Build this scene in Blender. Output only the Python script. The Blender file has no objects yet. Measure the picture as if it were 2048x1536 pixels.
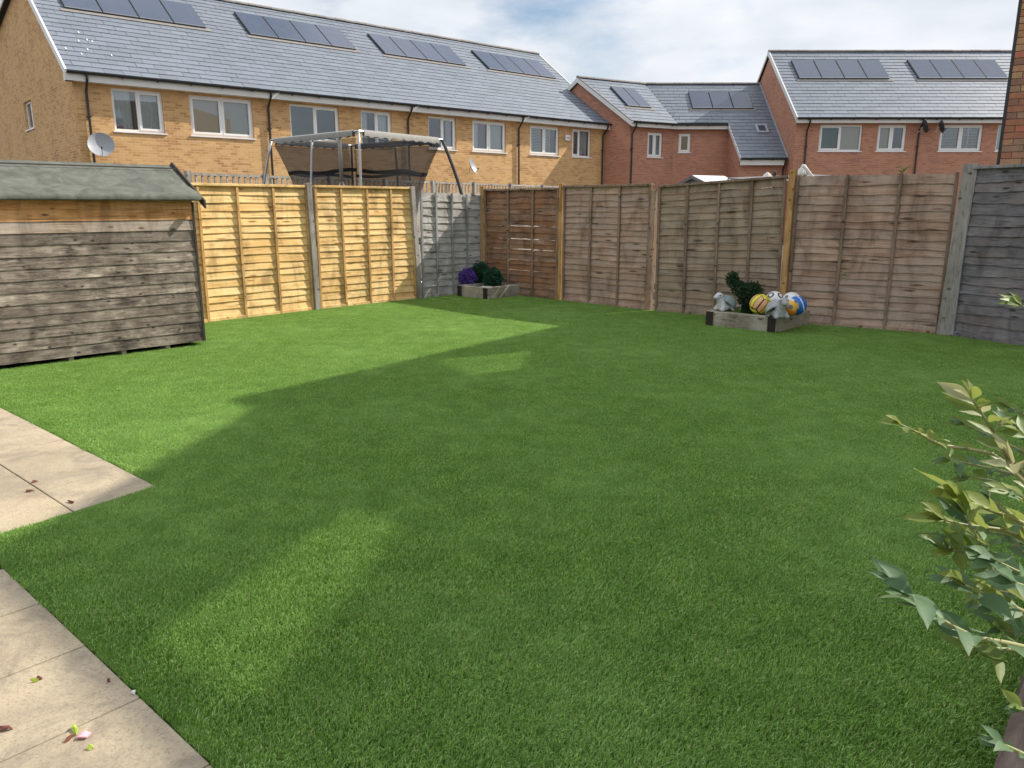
import bpy, bmesh, math, random
from mathutils import Vector, Matrix, noise
random.seed(7)
R = math.radians
scene = bpy.context.scene
V = Vector

# ------------------------------------------------------------------ camera
CAM_H, PITCH, FPX = 1.53, R(13.1), 1538.0
cd = bpy.data.cameras.new('camera'); cam = bpy.data.objects.new('camera', cd)
scene.collection.objects.link(cam)
cd.sensor_width = 36; cd.lens = 36*FPX/2048; cd.clip_start = .05; cd.clip_end = 2000
cam.location = (0, 0, CAM_H); cam.rotation_euler = (math.pi/2-PITCH, 0, 0)
scene.camera = cam

# ------------------------------------------------------------------ light
SUN_AZ, SUN_EL = R(65.7), R(38)          # azimuth clockwise from +Y
S = V((math.sin(SUN_AZ)*math.cos(SUN_EL), math.cos(SUN_AZ)*math.cos(SUN_EL), math.sin(SUN_EL)))
scene.view_settings.view_transform = 'Standard'; scene.view_settings.look = 'None'
scene.view_settings.exposure = 1.02; scene.view_settings.gamma = 1
scene.view_settings.use_curve_mapping = False
sl = bpy.data.lights.new('sun', 'SUN'); sl.energy = 3.1; sl.angle = R(.53); sl.color = (1, .94, .84)
so = bpy.data.objects.new('sun', sl); scene.collection.objects.link(so)
so.rotation_euler = S.to_track_quat('Z', 'Y').to_euler(); so.location = (20, 10, 30)

w = bpy.data.worlds.new('World'); scene.world = w; w.use_nodes = True
nt = w.node_tree; nt.nodes.clear()
def wn(t, **k):
    n = nt.nodes.new(t)
    for a, b in k.items(): setattr(n, a, b)
    return n
wo = wn('ShaderNodeOutputWorld'); wb = wn('ShaderNodeBackground'); wb.inputs[1].default_value = .1
sky = wn('ShaderNodeTexSky', sky_type='NISHITA', sun_disc=False, sun_elevation=SUN_EL, sun_rotation=SUN_AZ)
sky.air_density = 1.0; sky.dust_density = .6; sky.ozone_density = 1.5
tc = wn('ShaderNodeTexCoord'); mp = wn('ShaderNodeMapping')
mp.inputs['Location'].default_value = (5.1, .9, 3.2); mp.inputs['Scale'].default_value = (1, 1, 2.6)
n1 = wn('ShaderNodeTexNoise'); n1.inputs['Scale'].default_value = 3.2; n1.inputs['Detail'].default_value = 9; n1.inputs['Roughness'].default_value = .52
r1 = wn('ShaderNodeValToRGB'); r1.color_ramp.elements[0].position = .34; r1.color_ramp.elements[1].position = .48
n2 = wn('ShaderNodeTexNoise'); n2.inputs['Scale'].default_value = 4.6; n2.inputs['Detail'].default_value = 7; n2.inputs['Roughness'].default_value = .5
r2 = wn('ShaderNodeValToRGB')
r2.color_ramp.elements[0].position = .33; r2.color_ramp.elements[0].color = (3.6, 3.9, 4.3, 1)
r2.color_ramp.elements[1].position = .66; r2.color_ramp.elements[1].color = (5.2, 5.35, 5.6, 1)
mx = wn('ShaderNodeMix', data_type='RGBA')
L = nt.links.new
L(tc.outputs['Generated'], mp.inputs['Vector']); L(mp.outputs[0], n1.inputs['Vector']); L(mp.outputs[0], n2.inputs['Vector'])
L(n1.outputs['Fac'], r1.inputs[0]); L(n2.outputs['Fac'], r2.inputs[0])
L(r1.outputs[0], mx.inputs[0]); L(sky.outputs[0], mx.inputs[6]); L(r2.outputs[0], mx.inputs[7])
# overcast luminance distribution: (1 + 2 sin elevation), brightest overhead
sp = wn('ShaderNodeSeparateXYZ'); ma = wn('ShaderNodeMath', operation='MULTIPLY_ADD', use_clamp=False); mm = wn('ShaderNodeMath', operation='MAXIMUM')
L(tc.outputs['Generated'], sp.inputs[0]); L(sp.outputs[2], mm.inputs[0]); mm.inputs[1].default_value = 0
L(mm.outputs[0], ma.inputs[0]); ma.inputs[1].default_value = .70; ma.inputs[2].default_value = .80
cm = wn('ShaderNodeMix', data_type='RGBA', blend_type='MULTIPLY'); cm.inputs[0].default_value = 1
L(r2.outputs[0], cm.inputs[6]); L(ma.outputs[0], cm.inputs[7]); L(cm.outputs[2], mx.inputs[7])
sv = wn('ShaderNodeMix', data_type='RGBA', blend_type='MULTIPLY'); sv.inputs[0].default_value = 1; sv.inputs[7].default_value = (.62, .60, .58, 1)
L(sky.outputs[0], sv.inputs[6]); L(sv.outputs[2], mx.inputs[6])
L(mx.outputs[2], wb.inputs[0]); L(wb.outputs[0], wo.inputs[0])

# ------------------------------------------------------------------ pixel helpers (2048 x 1536 photograph)
FW = V((0, math.cos(PITCH), -math.sin(PITCH))); UP = V((0, math.sin(PITCH), math.cos(PITCH))); RT = V((1, 0, 0)); CP = V((0, 0, CAM_H))
def ray(u, v): return FW + RT*((u-1024)/FPX) - UP*((v-768)/FPX)
def atz(u, v, z=0.): r = ray(u, v); return CP + r*((z-CAM_H)/r.z)
def aty(u, v, y): r = ray(u, v); return CP + r*(y/r.y)
def onpl(u, v, p, n): r = ray(u, v); return CP + r*((V(p)-CP).dot(n)/r.dot(n))
ZV = V((0, 0, 1))

# ------------------------------------------------------------------ builders
COL = scene.collection
WO = {}                                   # world origin of every object (parents carry only translations)
def put(o, name_parent, loc):
    WO[o.name] = V(loc)
    if name_parent: o.parent = name_parent; o.location = V(loc)-WO[name_parent.name]
    else: o.location = loc
def tag(o, label=None, cat=None, group=None, kind=None):
    if label: o['label'] = label
    if cat: o['category'] = cat
    if group: o['group'] = group
    if kind: o['kind'] = kind
    return o
def thing(name, loc, label, cat, group=None):
    o = bpy.data.objects.new(name, None); COL.objects.link(o); o.empty_display_size = .1
    put(o, None, loc); return tag(o, label, cat, group)
def inst(name, me, parent, loc, rot=None, scale=None):
    o = bpy.data.objects.new(name, me); COL.objects.link(o); put(o, parent, loc)
    m = rot.to_4x4() if rot else Matrix.Identity(4)
    if scale: m = m @ Matrix.Diagonal((*scale, 1))
    l = o.location.copy(); o.matrix_basis = Matrix.Translation(l) @ m
    return o
def basis(x, y, z): return Matrix((x, y, z)).transposed()

class MB:
    def __init__(s): s.v = []; s.f = []; s.uv = []; s.m = []
    def poly(s, pts, uv=None, m=0):
        b = len(s.v); s.v += [V(p) for p in pts]; s.f.append(tuple(range(b, b+len(pts)))); s.uv.append(uv); s.m.append(m); return s
    def obox(s, o, a, b, c, m=0):         # o corner, a b c full edge vectors (right handed)
        o, a, b, c = V(o), V(a), V(b), V(c)
        if a.cross(b).dot(c) < 0: a, b = b, a
        p = [o, o+a, o+a+b, o+b, o+c, o+a+c, o+a+b+c, o+b+c]; k = len(s.v); s.v += p
        for q in ((0,3,2,1), (4,5,6,7), (0,1,5,4), (1,2,6,5), (2,3,7,6), (3,0,4,7)):
            s.f.append(tuple(k+i for i in q)); s.uv.append(None); s.m.append(m)
        return s
    def box(s, c, d, m=0): return s.obox((c[0]-d[0]/2, c[1]-d[1]/2, c[2]-d[2]/2), (d[0],0,0), (0,d[1],0), (0,0,d[2]), m)
    def tube(s, pts, r, n=8, m=0, cap=True):
        pts = [V(p) for p in pts]; rs = r if isinstance(r, (list, tuple)) else [r]*len(pts); k = len(s.v); ref = None
        for i, p in enumerate(pts):
            t = (pts[min(i+1, len(pts)-1)]-pts[max(i-1, 0)]).normalized()
            if ref is None: ref = V((0,0,1)) if abs(t.z) < .9 else V((1,0,0))
            a = (ref-t*ref.dot(t)).normalized(); ref = a; b = t.cross(a)
            for j in range(n):
                q = 2*math.pi*j/n; s.v.append(p+(a*math.cos(q)+b*math.sin(q))*rs[i])
        for i in range(len(pts)-1):
            for j in range(n):
                s.f.append((k+i*n+j, k+i*n+(j+1) % n, k+(i+1)*n+(j+1) % n, k+(i+1)*n+j)); s.uv.append(None); s.m.append(m)
        if cap:
            s.f.append(tuple(k+j for j in reversed(range(n)))); s.uv.append(None); s.m.append(m)
            e = k+(len(pts)-1)*n; s.f.append(tuple(e+j for j in range(n))); s.uv.append(None); s.m.append(m)
        return s
    def lathe(s, c, prof, n=20, m=0, ax=None, wob=None):        # prof [(radius, height)]
        c = V(c); A = ax or basis(V((1,0,0)), V((0,1,0)), ZV); k = len(s.v)
        for i, (r, h) in enumerate(prof):
            for j in range(n):
                q = 2*math.pi*j/n; rr = r*(wob(q, h) if wob else 1)
                s.v.append(c+A @ V((rr*math.cos(q), rr*math.sin(q), h)))
        for i in range(len(prof)-1):
            for j in range(n):
                s.f.append((k+i*n+j, k+i*n+(j+1) % n, k+(i+1)*n+(j+1) % n, k+(i+1)*n+j)); s.uv.append(None); s.m.append(m)
        return s
    def ell(s, c, d, n=14, m=0, A=None):
        h = n//2; c = V(c); A = A or Matrix.Identity(3); k = len(s.v)
        for i in range(h+1):
            ph = math.pi*i/h
            for j in range(n):
                q = 2*math.pi*j/n; s.v.append(c+A @ V((d[0]*math.sin(ph)*math.cos(q), d[1]*math.sin(ph)*math.sin(q), d[2]*math.cos(ph))))
        for i in range(h):
            for j in range(n):
                s.f.append((k+i*n+j, k+(i+1)*n+j, k+(i+1)*n+(j+1) % n, k+i*n+(j+1) % n)); s.uv.append(None); s.m.append(m)
        return s
    def mesh(s, name, mats, smooth=False, centre=True):
        if centre:
            lo = V((min(p[i] for p in s.v) for i in range(3))); hi = V((max(p[i] for p in s.v) for i in range(3)))
            c = (lo+hi)/2; c.z = lo.z
        else: c = V((0,0,0))
        me = bpy.data.meshes.new(name); me.from_pydata([tuple(p-c) for p in s.v], [], s.f)
        for mt in (mats if isinstance(mats, (list, tuple)) else [mats]): me.materials.append(mt)
        if any(u for u in s.uv):
            ul = me.uv_layers.new(name='uv')
            for pl in me.polygons:
                u = s.uv[pl.index]
                if u:
                    for k, li in enumerate(pl.loop_indices): ul.data[li].uv = u[k]
        for pl in me.polygons: pl.material_index = s.m[pl.index]; pl.use_smooth = smooth
        if smooth:
            b_ = bmesh.new(); b_.from_mesh(me); bmesh.ops.remove_doubles(b_, verts=b_.verts, dist=1e-5); b_.to_mesh(me); b_.free()
        me.validate(); me.update(); return me, c
    def build(s, name, mats, parent=None, smooth=False, bevel=0, sharp=True):
        me, c = s.mesh(name, mats, smooth)
        o = bpy.data.objects.new(name, me); COL.objects.link(o); put(o, parent, c)
        if bevel:
            md = o.modifiers.new('bevel', 'BEVEL'); md.width = bevel; md.segments = 2; md.limit_method = 'ANGLE'
        return o

# ------------------------------------------------------------------ materials
class NT:
    def __init__(s, name):
        s.mat = bpy.data.materials.new(name); s.mat.use_nodes = True; s.t = s.mat.node_tree; s.b = s.t.nodes['Principled BSDF']; s.out = s.t.nodes['Material Output']
    def n(s, ty, ins=None, **k):
        x = s.t.nodes.new(ty)
        for a, b in k.items(): setattr(x, a, b)
        for a, b in (ins or {}).items():
            if isinstance(b, bpy.types.NodeSocket): s.t.links.new(b, x.inputs[a])
            else: x.inputs[a].default_value = b
        return x
    def l(s, a, b): s.t.links.new(a, b)
    def ramp(s, fac, stops, interp='LINEAR'):
        r = s.n('ShaderNodeValToRGB', {0: fac}); cr = r.color_ramp; cr.interpolation = interp
        while len(cr.elements) < len(stops): cr.elements.new(.5)
        for e, (p, c) in zip(cr.elements, stops): e.position = p; e.color = (*c, 1) if len(c) == 3 else c
        return r.outputs[0]
    def mix(s, f, a, b, mode='MIX'):
        x = s.n('ShaderNodeMix', data_type='RGBA', blend_type=mode)
        for i, q in ((0, f), (6, a), (7, b)):
            if isinstance(q, bpy.types.NodeSocket): s.l(q, x.inputs[i])
            else: x.inputs[i].default_value = (*q, 1) if isinstance(q, tuple) and len(q) == 3 else q
        return x.outputs[2]
    def mt(s, op, a, b=0.):
        x = s.n('ShaderNodeMath', {0: a, 1: b}, operation=op); return x.outputs[0]
    def noise(s, vec, sc, det=4, rough=.55, dist=0):
        return s.n('ShaderNodeTexNoise', {'Vector': vec, 'Scale': sc, 'Detail': det, 'Roughness': rough, 'Distortion': dist}).outputs['Fac']
    def bump(s, h, strength=.3, dist=.01):
        s.l(s.n('ShaderNodeBump', {'Height': h, 'Strength': strength, 'Distance': dist}).outputs[0], s.b.inputs['Normal'])
    def fin(s, col=None, rough=None, spec=None):
        for k, q in (('Base Color', col), ('Roughness', rough), ('Specular IOR Level', spec)):
            if q is None: continue
            if isinstance(q, bpy.types.NodeSocket): s.l(q, s.b.inputs[k])
            else: s.b.inputs[k].default_value = (*q, 1) if isinstance(q, tuple) else q
        return s.mat
    def objco(s, off=True):
        o = s.n('ShaderNodeTexCoord').outputs['Object']
        if not off: return o
        r = s.n('ShaderNodeObjectInfo').outputs['Random']; c = s.n('ShaderNodeCombineXYZ', {0: s.mt('MULTIPLY', r, 57.), 1: s.mt('MULTIPLY', r, 31.), 2: s.mt('MULTIPLY', r, 83.)}).outputs[0]
        s.rand = r
        return s.n('ShaderNodeVectorMath', {0: o, 1: c}, operation='ADD').outputs[0]
    def pos(s): return s.n('ShaderNodeNewGeometry').outputs['Position']
    def scalev(s, v, sc): return s.n('ShaderNodeMapping', {'Vector': v, 'Scale': sc}).outputs[0]

def plain(name, col, rough=.5, spec=.5, var=.12, nsc=6., metal=0, bump=0):
    m = NT(name); p = m.pos(); f = m.noise(p, nsc, 5)
    c = m.mix(f, tuple(x*(1-var) for x in col), tuple(min(1, x*(1+var)) for x in col)); m.b.inputs['Metallic'].default_value = metal
    if bump: m.bump(m.noise(p, nsc*8, 4), bump, .004)
    return m.fin(c, rough, spec)

def brick(name, c1, c2, c3, mortar, stain=.25):
    m = NT(name); uv = m.n('ShaderNodeUVMap').outputs[0]
    br = m.n('ShaderNodeTexBrick', {'Vector': uv, 'Color1': (1,1,1,1), 'Color2': (0,0,0,1), 'Mortar': (.5,.5,.5,1), 'Scale': 1., 'Mortar Size': .006, 'Mortar Smooth': .2, 'Bias': 0., 'Brick Width': .225, 'Row Height': .075})
    br.offset = .5; br.squash = 1
    big = m.noise(uv, .9, 4, .6)
    t = m.mix(.35, br.outputs['Color'], m.n('ShaderNodeTexNoise', {'Vector': uv, 'Scale': 11., 'Detail': 5}).outputs['Color'])
    col = m.ramp(m.mt('ADD', m.mt('MULTIPLY', t, .72), m.mt('MULTIPLY', m.mt('SUBTRACT', big, .36), .8)), [(.0, c3), (.22, c2), (.5, c1), (.8, tuple(min(1, x*1.15) for x in c1)), (1, c2)])
    col = m.mix(br.outputs['Fac'], col, mortar)
    st = m.noise(uv, 1.7, 6, .65)
    col = m.mix(m.mt('MULTIPLY', st, stain), col, tuple(x*.45 for x in c2))
    h = m.mt('SUBTRACT', 1., br.outputs['Fac']); m.bump(m.mt('ADD', h, m.mt('MULTIPLY', m.noise(uv, 60, 3), .25)), .5, .008)
    return m.fin(col, .88, .25)

def wood(name, cols, dark, grain=1., knots=True, weather=None, rough=.75, along=(1.6, 14., 14.), rv=.55, knot_sc=(2.2, 6, 6), wet=.75):
    """cols: list of colours along the grain ramp; along: scale of the grain (small value = along the board)"""
    m = NT(name); v = m.objco()
    g = m.noise(m.scalev(v, along), 3.2, 9, .66, .5)
    g2 = m.noise(m.scalev(v, (along[0]*.9, along[1]*.22, along[2]*.22)), 2.4, 5, .6)
    f = m.mt('ADD', m.mt('MULTIPLY', m.mt('SUBTRACT', g, .5), 1.25), m.mt('ADD', m.mt('MULTIPLY', m.mt('SUBTRACT', g2, .5), 1.2), .5))
    k = len(cols); col = m.ramp(f, [(.22+.56*i/(k-1), c) for i, c in enumerate(cols)])
    col = m.mix(m.mt('MULTIPLY', m.rand, rv), col, cols[0], 'MIX')
    if weather:
        wf = m.ramp(m.noise(m.scalev(v, (1.1, 3., 3.)), 1.6, 6, .65), [(.42, (0,0,0)), (.6, (1,1,1))]); col = m.mix(m.mt('MULTIPLY', wf, wet), col, weather)
    if knots:
        vo = m.n('ShaderNodeTexVoronoi', {'Vector': m.scalev(v, knot_sc), 'Scale': 1.6, 'Randomness': 1.}, feature='F1')
        kf = m.ramp(vo.outputs['Distance'], [(.09, (1,1,1)), (.2, (0,0,0))]); col = m.mix(m.mt('MULTIPLY', kf, .9), col, dark)
    cr = m.ramp(m.noise(m.scalev(v, (along[0]*.8, along[1]*1.6, along[2]*1.6)), 3.0, 5, .62, .4), [(.32, (1,1,1)), (.42, (0,0,0))])
    col = m.mix(m.mt('MULTIPLY', cr, .6), col, dark)
    stn = m.ramp(m.noise(m.scalev(m.pos(), (1, 1, .45)), 3.4, 7, .68, .6), [(.36, (.60,.58,.56)), (.5, (.95,.95,.95)), (.68, (1.1,1.1,1.1))])   # damp stains and bleached areas
    col = m.mix(1., col, stn, 'MULTIPLY')
    m.bump(m.mt('ADD', g, m.mt('MULTIPLY', cr, -.6)), .5, .008)
    return m.fin(col, rough, .25)

def leafmat(name, c1, c2, under, trans=.35, rough=.5):
    m = NT(name); ob = m.n('ShaderNodeObjectInfo').outputs['Random']; p = m.objco(False)
    col = m.mix(ob, c1, c2); col = m.mix(m.mt('MULTIPLY', m.noise(p, 40, 3), .35), col, tuple(x*.55 for x in c1))
    bf = m.n('ShaderNodeNewGeometry').outputs['Backfacing']; col = m.mix(bf, col, under)
    m.fin(col, rough, .25)
    tr = m.n('ShaderNodeBsdfTranslucent', {'Color': m.mix(.5, col, (c1[0]*1.5, c1[1]*1.5, c1[2]*.7))})
    ms = m.n('ShaderNodeMixShader', {0: trans, 1: m.b.outputs[0], 2: tr.outputs[0]}); m.l(ms.outputs[0], m.out.inputs[0])
    return m.mat

M = {}
M['yellow_brick'] = brick('yellow_brick', (.66,.40,.175), (.52,.27,.11), (.26,.17,.09), (.70,.53,.33), .2)
M['red_brick'] = brick('red_brick', (.52,.235,.145), (.42,.18,.12), (.17,.10,.08), (.52,.39,.30), .22)
M['white_upvc'] = plain('white_upvc', (.86,.86,.85), .3, .5, .05)
M['fascia_white'] = plain('fascia_white', (.72,.71,.68), .4, .5, .08, 3)
M['black_plastic'] = plain('black_plastic', (.022,.022,.024), .35, .5, .2)
M['gutter_lip'] = plain('gutter_lip', (.05,.05,.055), .22, .6, .2)
M['mortar_ridge'] = plain('ridge_clay', (.24,.22,.205), .85, .3, .25, 5, bump=.3)
M['grey_metal'] = plain('grey_metal', (.42,.43,.44), .35, .5, .15, 9, metal=.8)
M['dish_grey'] = plain('dish_grey', (.33,.34,.36), .5, .4, .12, 12)
M['dark_metal'] = plain('dark_metal', (.035,.035,.038), .4, .5, .2)
M['room'] = plain('room_gloom', (.045,.045,.05), .9, .1, .3, 2)  # dimness of the unlit rooms painted as a dark colour
M['curtain_grey'] = plain('curtain_grey', (.62,.68,.68), .9, .1, .18, 14)
M['curtain_dark'] = plain('curtain_purple', (.10,.09,.13), .9, .1, .2, 14)
M['blind_beige'] = plain('blind_beige', (.58,.50,.40), .85, .2, .06, 8)
M['blind_pink'] = plain('blind_pink', (.70,.58,.52), .85, .2, .06, 8)
M['shutter_white'] = plain('shutter_white', (.72,.74,.72), .5, .4, .06)
M['sheer'] = plain('sheer_curtain', (.78,.82,.82), .9, .1, .12, 10)
M['toy_pink'] = plain('toy_pink', (.6,.2,.4), .6, .3)
M['purple_edge'] = M['toy_pink']

def glassmat():
    m = NT('window_glass'); m.t.nodes.remove(m.b)
    tr = m.n('ShaderNodeBsdfTransparent', {'Color': (.82,.86,.86,1)}); gl = m.n('ShaderNodeBsdfGlossy', {'Color': (.9,.95,1,1), 'Roughness': .015})
    fr = m.n('ShaderNodeFresnel', {'IOR': 1.6}); f = m.mt('ADD', m.mt('MULTIPLY', fr.outputs[0], 1.2), .10)
    ms = m.n('ShaderNodeMixShader', {0: f, 1: tr.outputs[0], 2: gl.outputs[0]}); m.l(ms.outputs[0], m.out.inputs[0]); return m.mat
M['glass'] = glassmat()
def solarmat():
    m = NT('solar_cells'); v = m.objco(False); uv = m.n('ShaderNodeUVMap').outputs[0]
    sx = m.n('ShaderNodeSeparateXYZ', {0: uv}); 
    li = m.mt('LESS_THAN', m.mt('FRACT', m.mt('MULTIPLY', sx.outputs[0], 24.)), .12)
    col = m.mix(li, (.028,.042,.082), (.06,.078,.125)); col = m.mix(m.mt('MULTIPLY', m.noise(m.pos(), 2.5, 5), .25), col, (.10,.115,.15))
    return m.fin(col, m.mt('ADD', m.mt('MULTIPLY', m.noise(m.pos(), 3., 4), .14), .1), .75)
M['solar'] = solarmat()
def slatemat(name, c):
    m = NT(name); v = m.objco(); f = m.noise(m.scalev(v, (1,3,3)), 5., 6, .6)
    col = m.mix(m.rand, tuple(x*.84 for x in c), tuple(x*1.14 for x in c)); col = m.mix(m.mt('MULTIPLY', f, .45), col, tuple(x*.62 for x in c))
    big = m.noise(m.pos(), .5, 4, .6); col = m.mix(m.mt('MULTIPLY', big, .4), col, (c[0]*1.25, c[1]*1.2, c[2]*1.1))
    m.bump(f, .25, .004); return m.fin(col, m.mt('ADD', .42, m.mt('MULTIPLY', f, .2)), .5)
M['slate'] = slatemat('roof_slate', (.165,.19,.23))
M['slate_side'] = plain('roof_underlay', (.05,.055,.06), .8, .2)
M['fence_new'] = wood('fence_wood_new', [(0.594,0.343,0.114), (0.806,0.520,0.204), (0.900,0.655,0.314)], (0.339,0.146,0.038), weather=(0.890,0.645,0.314), knot_sc=(3,7,7))
M['batten_new'] = wood('batten_wood_new', [(.48,.28,.10), (.64,.40,.16), (.72,.48,.22)], (.28,.12,.04), along=(14,14,1.6))
M['fence_grey'] = wood('fence_wood_grey', [(0.250,0.231,0.206), (0.413,0.388,0.356), (0.550,0.525,0.488)], (0.075,0.062,0.056), weather=(0.500,0.481,0.450))
M['batten_grey'] = wood('batten_wood_grey', [(0.228,0.222,0.216), (0.348,0.342,0.336), (0.432,0.420,0.414)], (0.072,0.066,0.060), along=(14,14,1.6), knots=False)
M['fence_brown'] = wood('fence_wood_brown', [(0.291,0.174,0.112), (0.447,0.297,0.206), (0.559,0.402,0.297)], (0.078,0.045,0.028), weather=(0.380,0.302,0.252))
M['fence_brown_dark'] = wood('fence_wood_brown_dark', [(0.181,0.108,0.077), (0.280,0.181,0.126), (0.379,0.280,0.208)], (0.046,0.028,0.018), weather=(0.307,0.136,0.054))
M['fence_olive'] = wood('fence_wood_olive', [(0.248,0.170,0.108), (0.372,0.273,0.186), (0.464,0.356,0.258)], (0.072,0.046,0.031), weather=(0.330,0.268,0.206))
M['fence_pink'] = wood('fence_wood_pinkish', [(0.319,0.195,0.130), (0.483,0.319,0.227), (0.597,0.432,0.327)], (0.093,0.052,0.030), weather=(0.411,0.319,0.256))
M['batten_brown'] = wood('batten_wood_brown', [(0.187,0.124,0.084), (0.286,0.203,0.144), (0.365,0.267,0.198)], (0.059,0.040,0.029), along=(14,14,1.6))
M['fence_charcoal'] = wood('fence_wood_charcoal', [(0.120,0.112,0.117), (0.203,0.194,0.199), (0.299,0.281,0.287)], (0.036,0.030,0.030), weather=(0.239,0.199,0.187))
M['post_orange'] = wood('post_wood_orange', [(0.432,0.228,0.078), (0.576,0.336,0.132), (0.672,0.432,0.204)], (0.192,0.096,0.036), along=(14,14,1.3))
M['post_grey'] = wood('post_wood_grey', [(0.276,0.247,0.213), (0.414,0.385,0.345), (0.529,0.494,0.448)], (0.092,0.075,0.057), along=(14,14,1.3))
M['post_brown'] = wood('post_wood_brown', [(0.264,0.168,0.108), (0.384,0.264,0.186), (0.504,0.372,0.276)], (0.084,0.060,0.036), along=(14,14,1.3))
M['shed_board'] = wood('shed_board_weathered', [(.065,.055,.047), (.18,.145,.115), (.32,.26,.205), (.44,.365,.29), (.64,.55,.45)], (.022,.018,.016), weather=(.16,.125,.10), knot_sc=(4.5,9,9), rv=.5, along=(2.2,13,13), wet=.65)
M['shed_board_mid'] = wood('shed_board_pale', [(0.330,0.242,0.176), (0.506,0.396,0.297), (0.616,0.506,0.407)], (0.110,0.077,0.055), weather=(0.396,0.341,0.297), knot_sc=(3,7,7), along=(1.2,15,15))
M['shed_board_fresh'] = wood('shed_board_fresh', [(0.462,0.209,0.066), (0.638,0.330,0.132), (0.726,0.418,0.198)], (0.154,0.066,0.033), knot_sc=(3,7,7), along=(1.2,15,15))
M['sleeper'] = wood('sleeper_wood', [(0.264,0.226,0.165), (0.418,0.369,0.286), (0.550,0.495,0.407)], (0.099,0.077,0.055), weather=(0.374,0.341,0.281), along=(1.6,12,12))
M['sleeper_dark'] = plain('sleeper_end_dark', (.035,.026,.021), .8, .3, .35, 20, bump=.4)
M['sleeper_brown'] = wood('bed_sleeper_wood', [(.10,.07,.055), (.16,.12,.095), (.24,.185,.15)], (.04,.03,.02), along=(1.4,12,12))
M['bargeboard'] = plain('bargeboard_dark', (.055,.042,.035), .75, .3, .3, 12)
M['soil'] = plain('soil', (.05,.036,.025), .95, .1, .4, 14, bump=.8)
M['ground'] = plain('ground_earth', (.11,.095,.07), .95, .1, .3, .8)
M['turf_mat'] = plain('turf_backing', (.035,.065,.014), .95, .1, .4, 30)

def feltmat():
    m = NT('roof_felt'); v = m.pos(); f = m.noise(v, 26., 6, .7); g = m.noise(m.scalev(v, (1,1,1)), 5.5, 7, .68, 1.2)
    col = m.ramp(g, [(.36, (.085,.09,.075)), (.5, (.125,.13,.11)), (.64, (.17,.174,.15))]); col = m.mix(m.mt('MULTIPLY', f, .5), col, (.10,.105,.085))
    m.bump(m.mt('ADD', f, m.noise(v, 120, 2)), .5, .004); return m.fin(col, .92, .2)
M['felt'] = feltmat()
def pavemat():
    m = NT('paving_stone'); v = m.pos(); ob = m.n('ShaderNodeObjectInfo').outputs['Random']
    a = m.noise(v, 1.3, 6, .62, .5); b = m.noise(v, 3.4, 10, .74, 1.0); c = m.noise(v, 110., 4, .75)
    col = m.ramp(a, [(.28, (.31,.245,.165)), (.5, (.42,.34,.23)), (.72, (.50,.41,.275))])
    col = m.mix(m.ramp(b, [(.46, (0,0,0,1)), (.72, (.85,.85,.85,1))]), col, (.155,.125,.10))
    col = m.mix(m.ramp(m.noise(v, 2.6, 4, .5), [(.6, (0,0,0,1)), (.75, (.5,.5,.5,1))]), col, (.42,.35,.17))
    col = m.mix(m.mt('MULTIPLY', ob, .18), col, (.30,.27,.22))
    col = m.mix(m.ramp(c, [(.36, (.6,.6,.6,1)), (.5, (0,0,0,1))]), col, (.18,.145,.105))
    m.bump(m.mt('ADD', m.mt('MULTIPLY', b, 1.2), m.mt('MULTIPLY', c, .35)), .5, .008); return m.fin(col, .85, .3)
M['paving'] = pavemat()
M['joint'] = plain('joint_sand', (.25,.19,.13), .95, .1, .35, 40, bump=.5)
def netmat():
    m = NT('safety_net'); m.fin((.03,.03,.032), .8, .2)
    tr = m.n('ShaderNodeBsdfTransparent'); ms = m.n('ShaderNodeMixShader', {0: .60, 1: tr.outputs[0], 2: m.b.outputs[0]}); m.l(ms.outputs[0], m.out.inputs[0]); return m.mat
M['net'] = netmat()
M['net_hem'] = plain('net_hem', (.012,.012,.013), .8, .2)
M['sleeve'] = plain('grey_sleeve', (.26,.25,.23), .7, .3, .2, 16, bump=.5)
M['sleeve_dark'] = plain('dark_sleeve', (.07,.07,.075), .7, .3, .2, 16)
M['stone'] = plain('statue_stone', (.36,.37,.37), .8, .3, .35, 22, bump=.4)
M['stone_pale'] = plain('statue_stone_pale', (.55,.56,.56), .75, .3, .2, 30, bump=.3)
M['stone_green'] = plain('statue_shell_green', (.22,.27,.265), .8, .3, .35, 30, bump=.5)
M['ball_yellow'] = plain('ball_yellow', (.72,.66,.06), .45, .4, .05)
M['ball_orange'] = plain('ball_peach', (.80,.42,.20), .45, .4, .05)
M['ball_black'] = plain('ball_black', (.02,.02,.02), .45, .4, .1)
M['ball_white'] = plain('ball_white', (.76,.76,.75), .4, .4, .04)
M['ball_blue'] = plain('ball_blue', (.02,.15,.52), .4, .4, .05)
M['ball_hot'] = plain('ball_hot_orange', (.85,.25,.03), .4, .4, .05)
M['ball_amber'] = plain('ball_amber', (.80,.46,.08), .4, .4, .05)
M['ball_grey'] = plain('ball_grey', (.16,.17,.19), .4, .4, .1)
M['parasol_cloth'] = plain('parasol_cloth', (.72,.70,.64), .85, .2, .1, 9)
M['pale_roof'] = plain('pale_roof', (.62,.64,.65), .7, .3, .06, 4)
M['grey_timber'] = plain('painted_grey_timber', (.16,.155,.155), .7, .3, .2, 10)
M['petal'] = plain('petal_pink', (.72,.38,.42), .6, .3, .2, 60)
M['petal_dry'] = plain('leaf_dry', (.17,.07,.045), .8, .2, .3, 60)
M['scrap_green'] = plain('leaf_lime', (.36,.46,.06), .6, .3, .2, 60)
M['white_bit'] = plain('white_bit', (.75,.74,.70), .6, .3)
M['bark'] = plain('shrub_bark', (.22,.175,.12), .8, .2, .3, 40)
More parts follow.
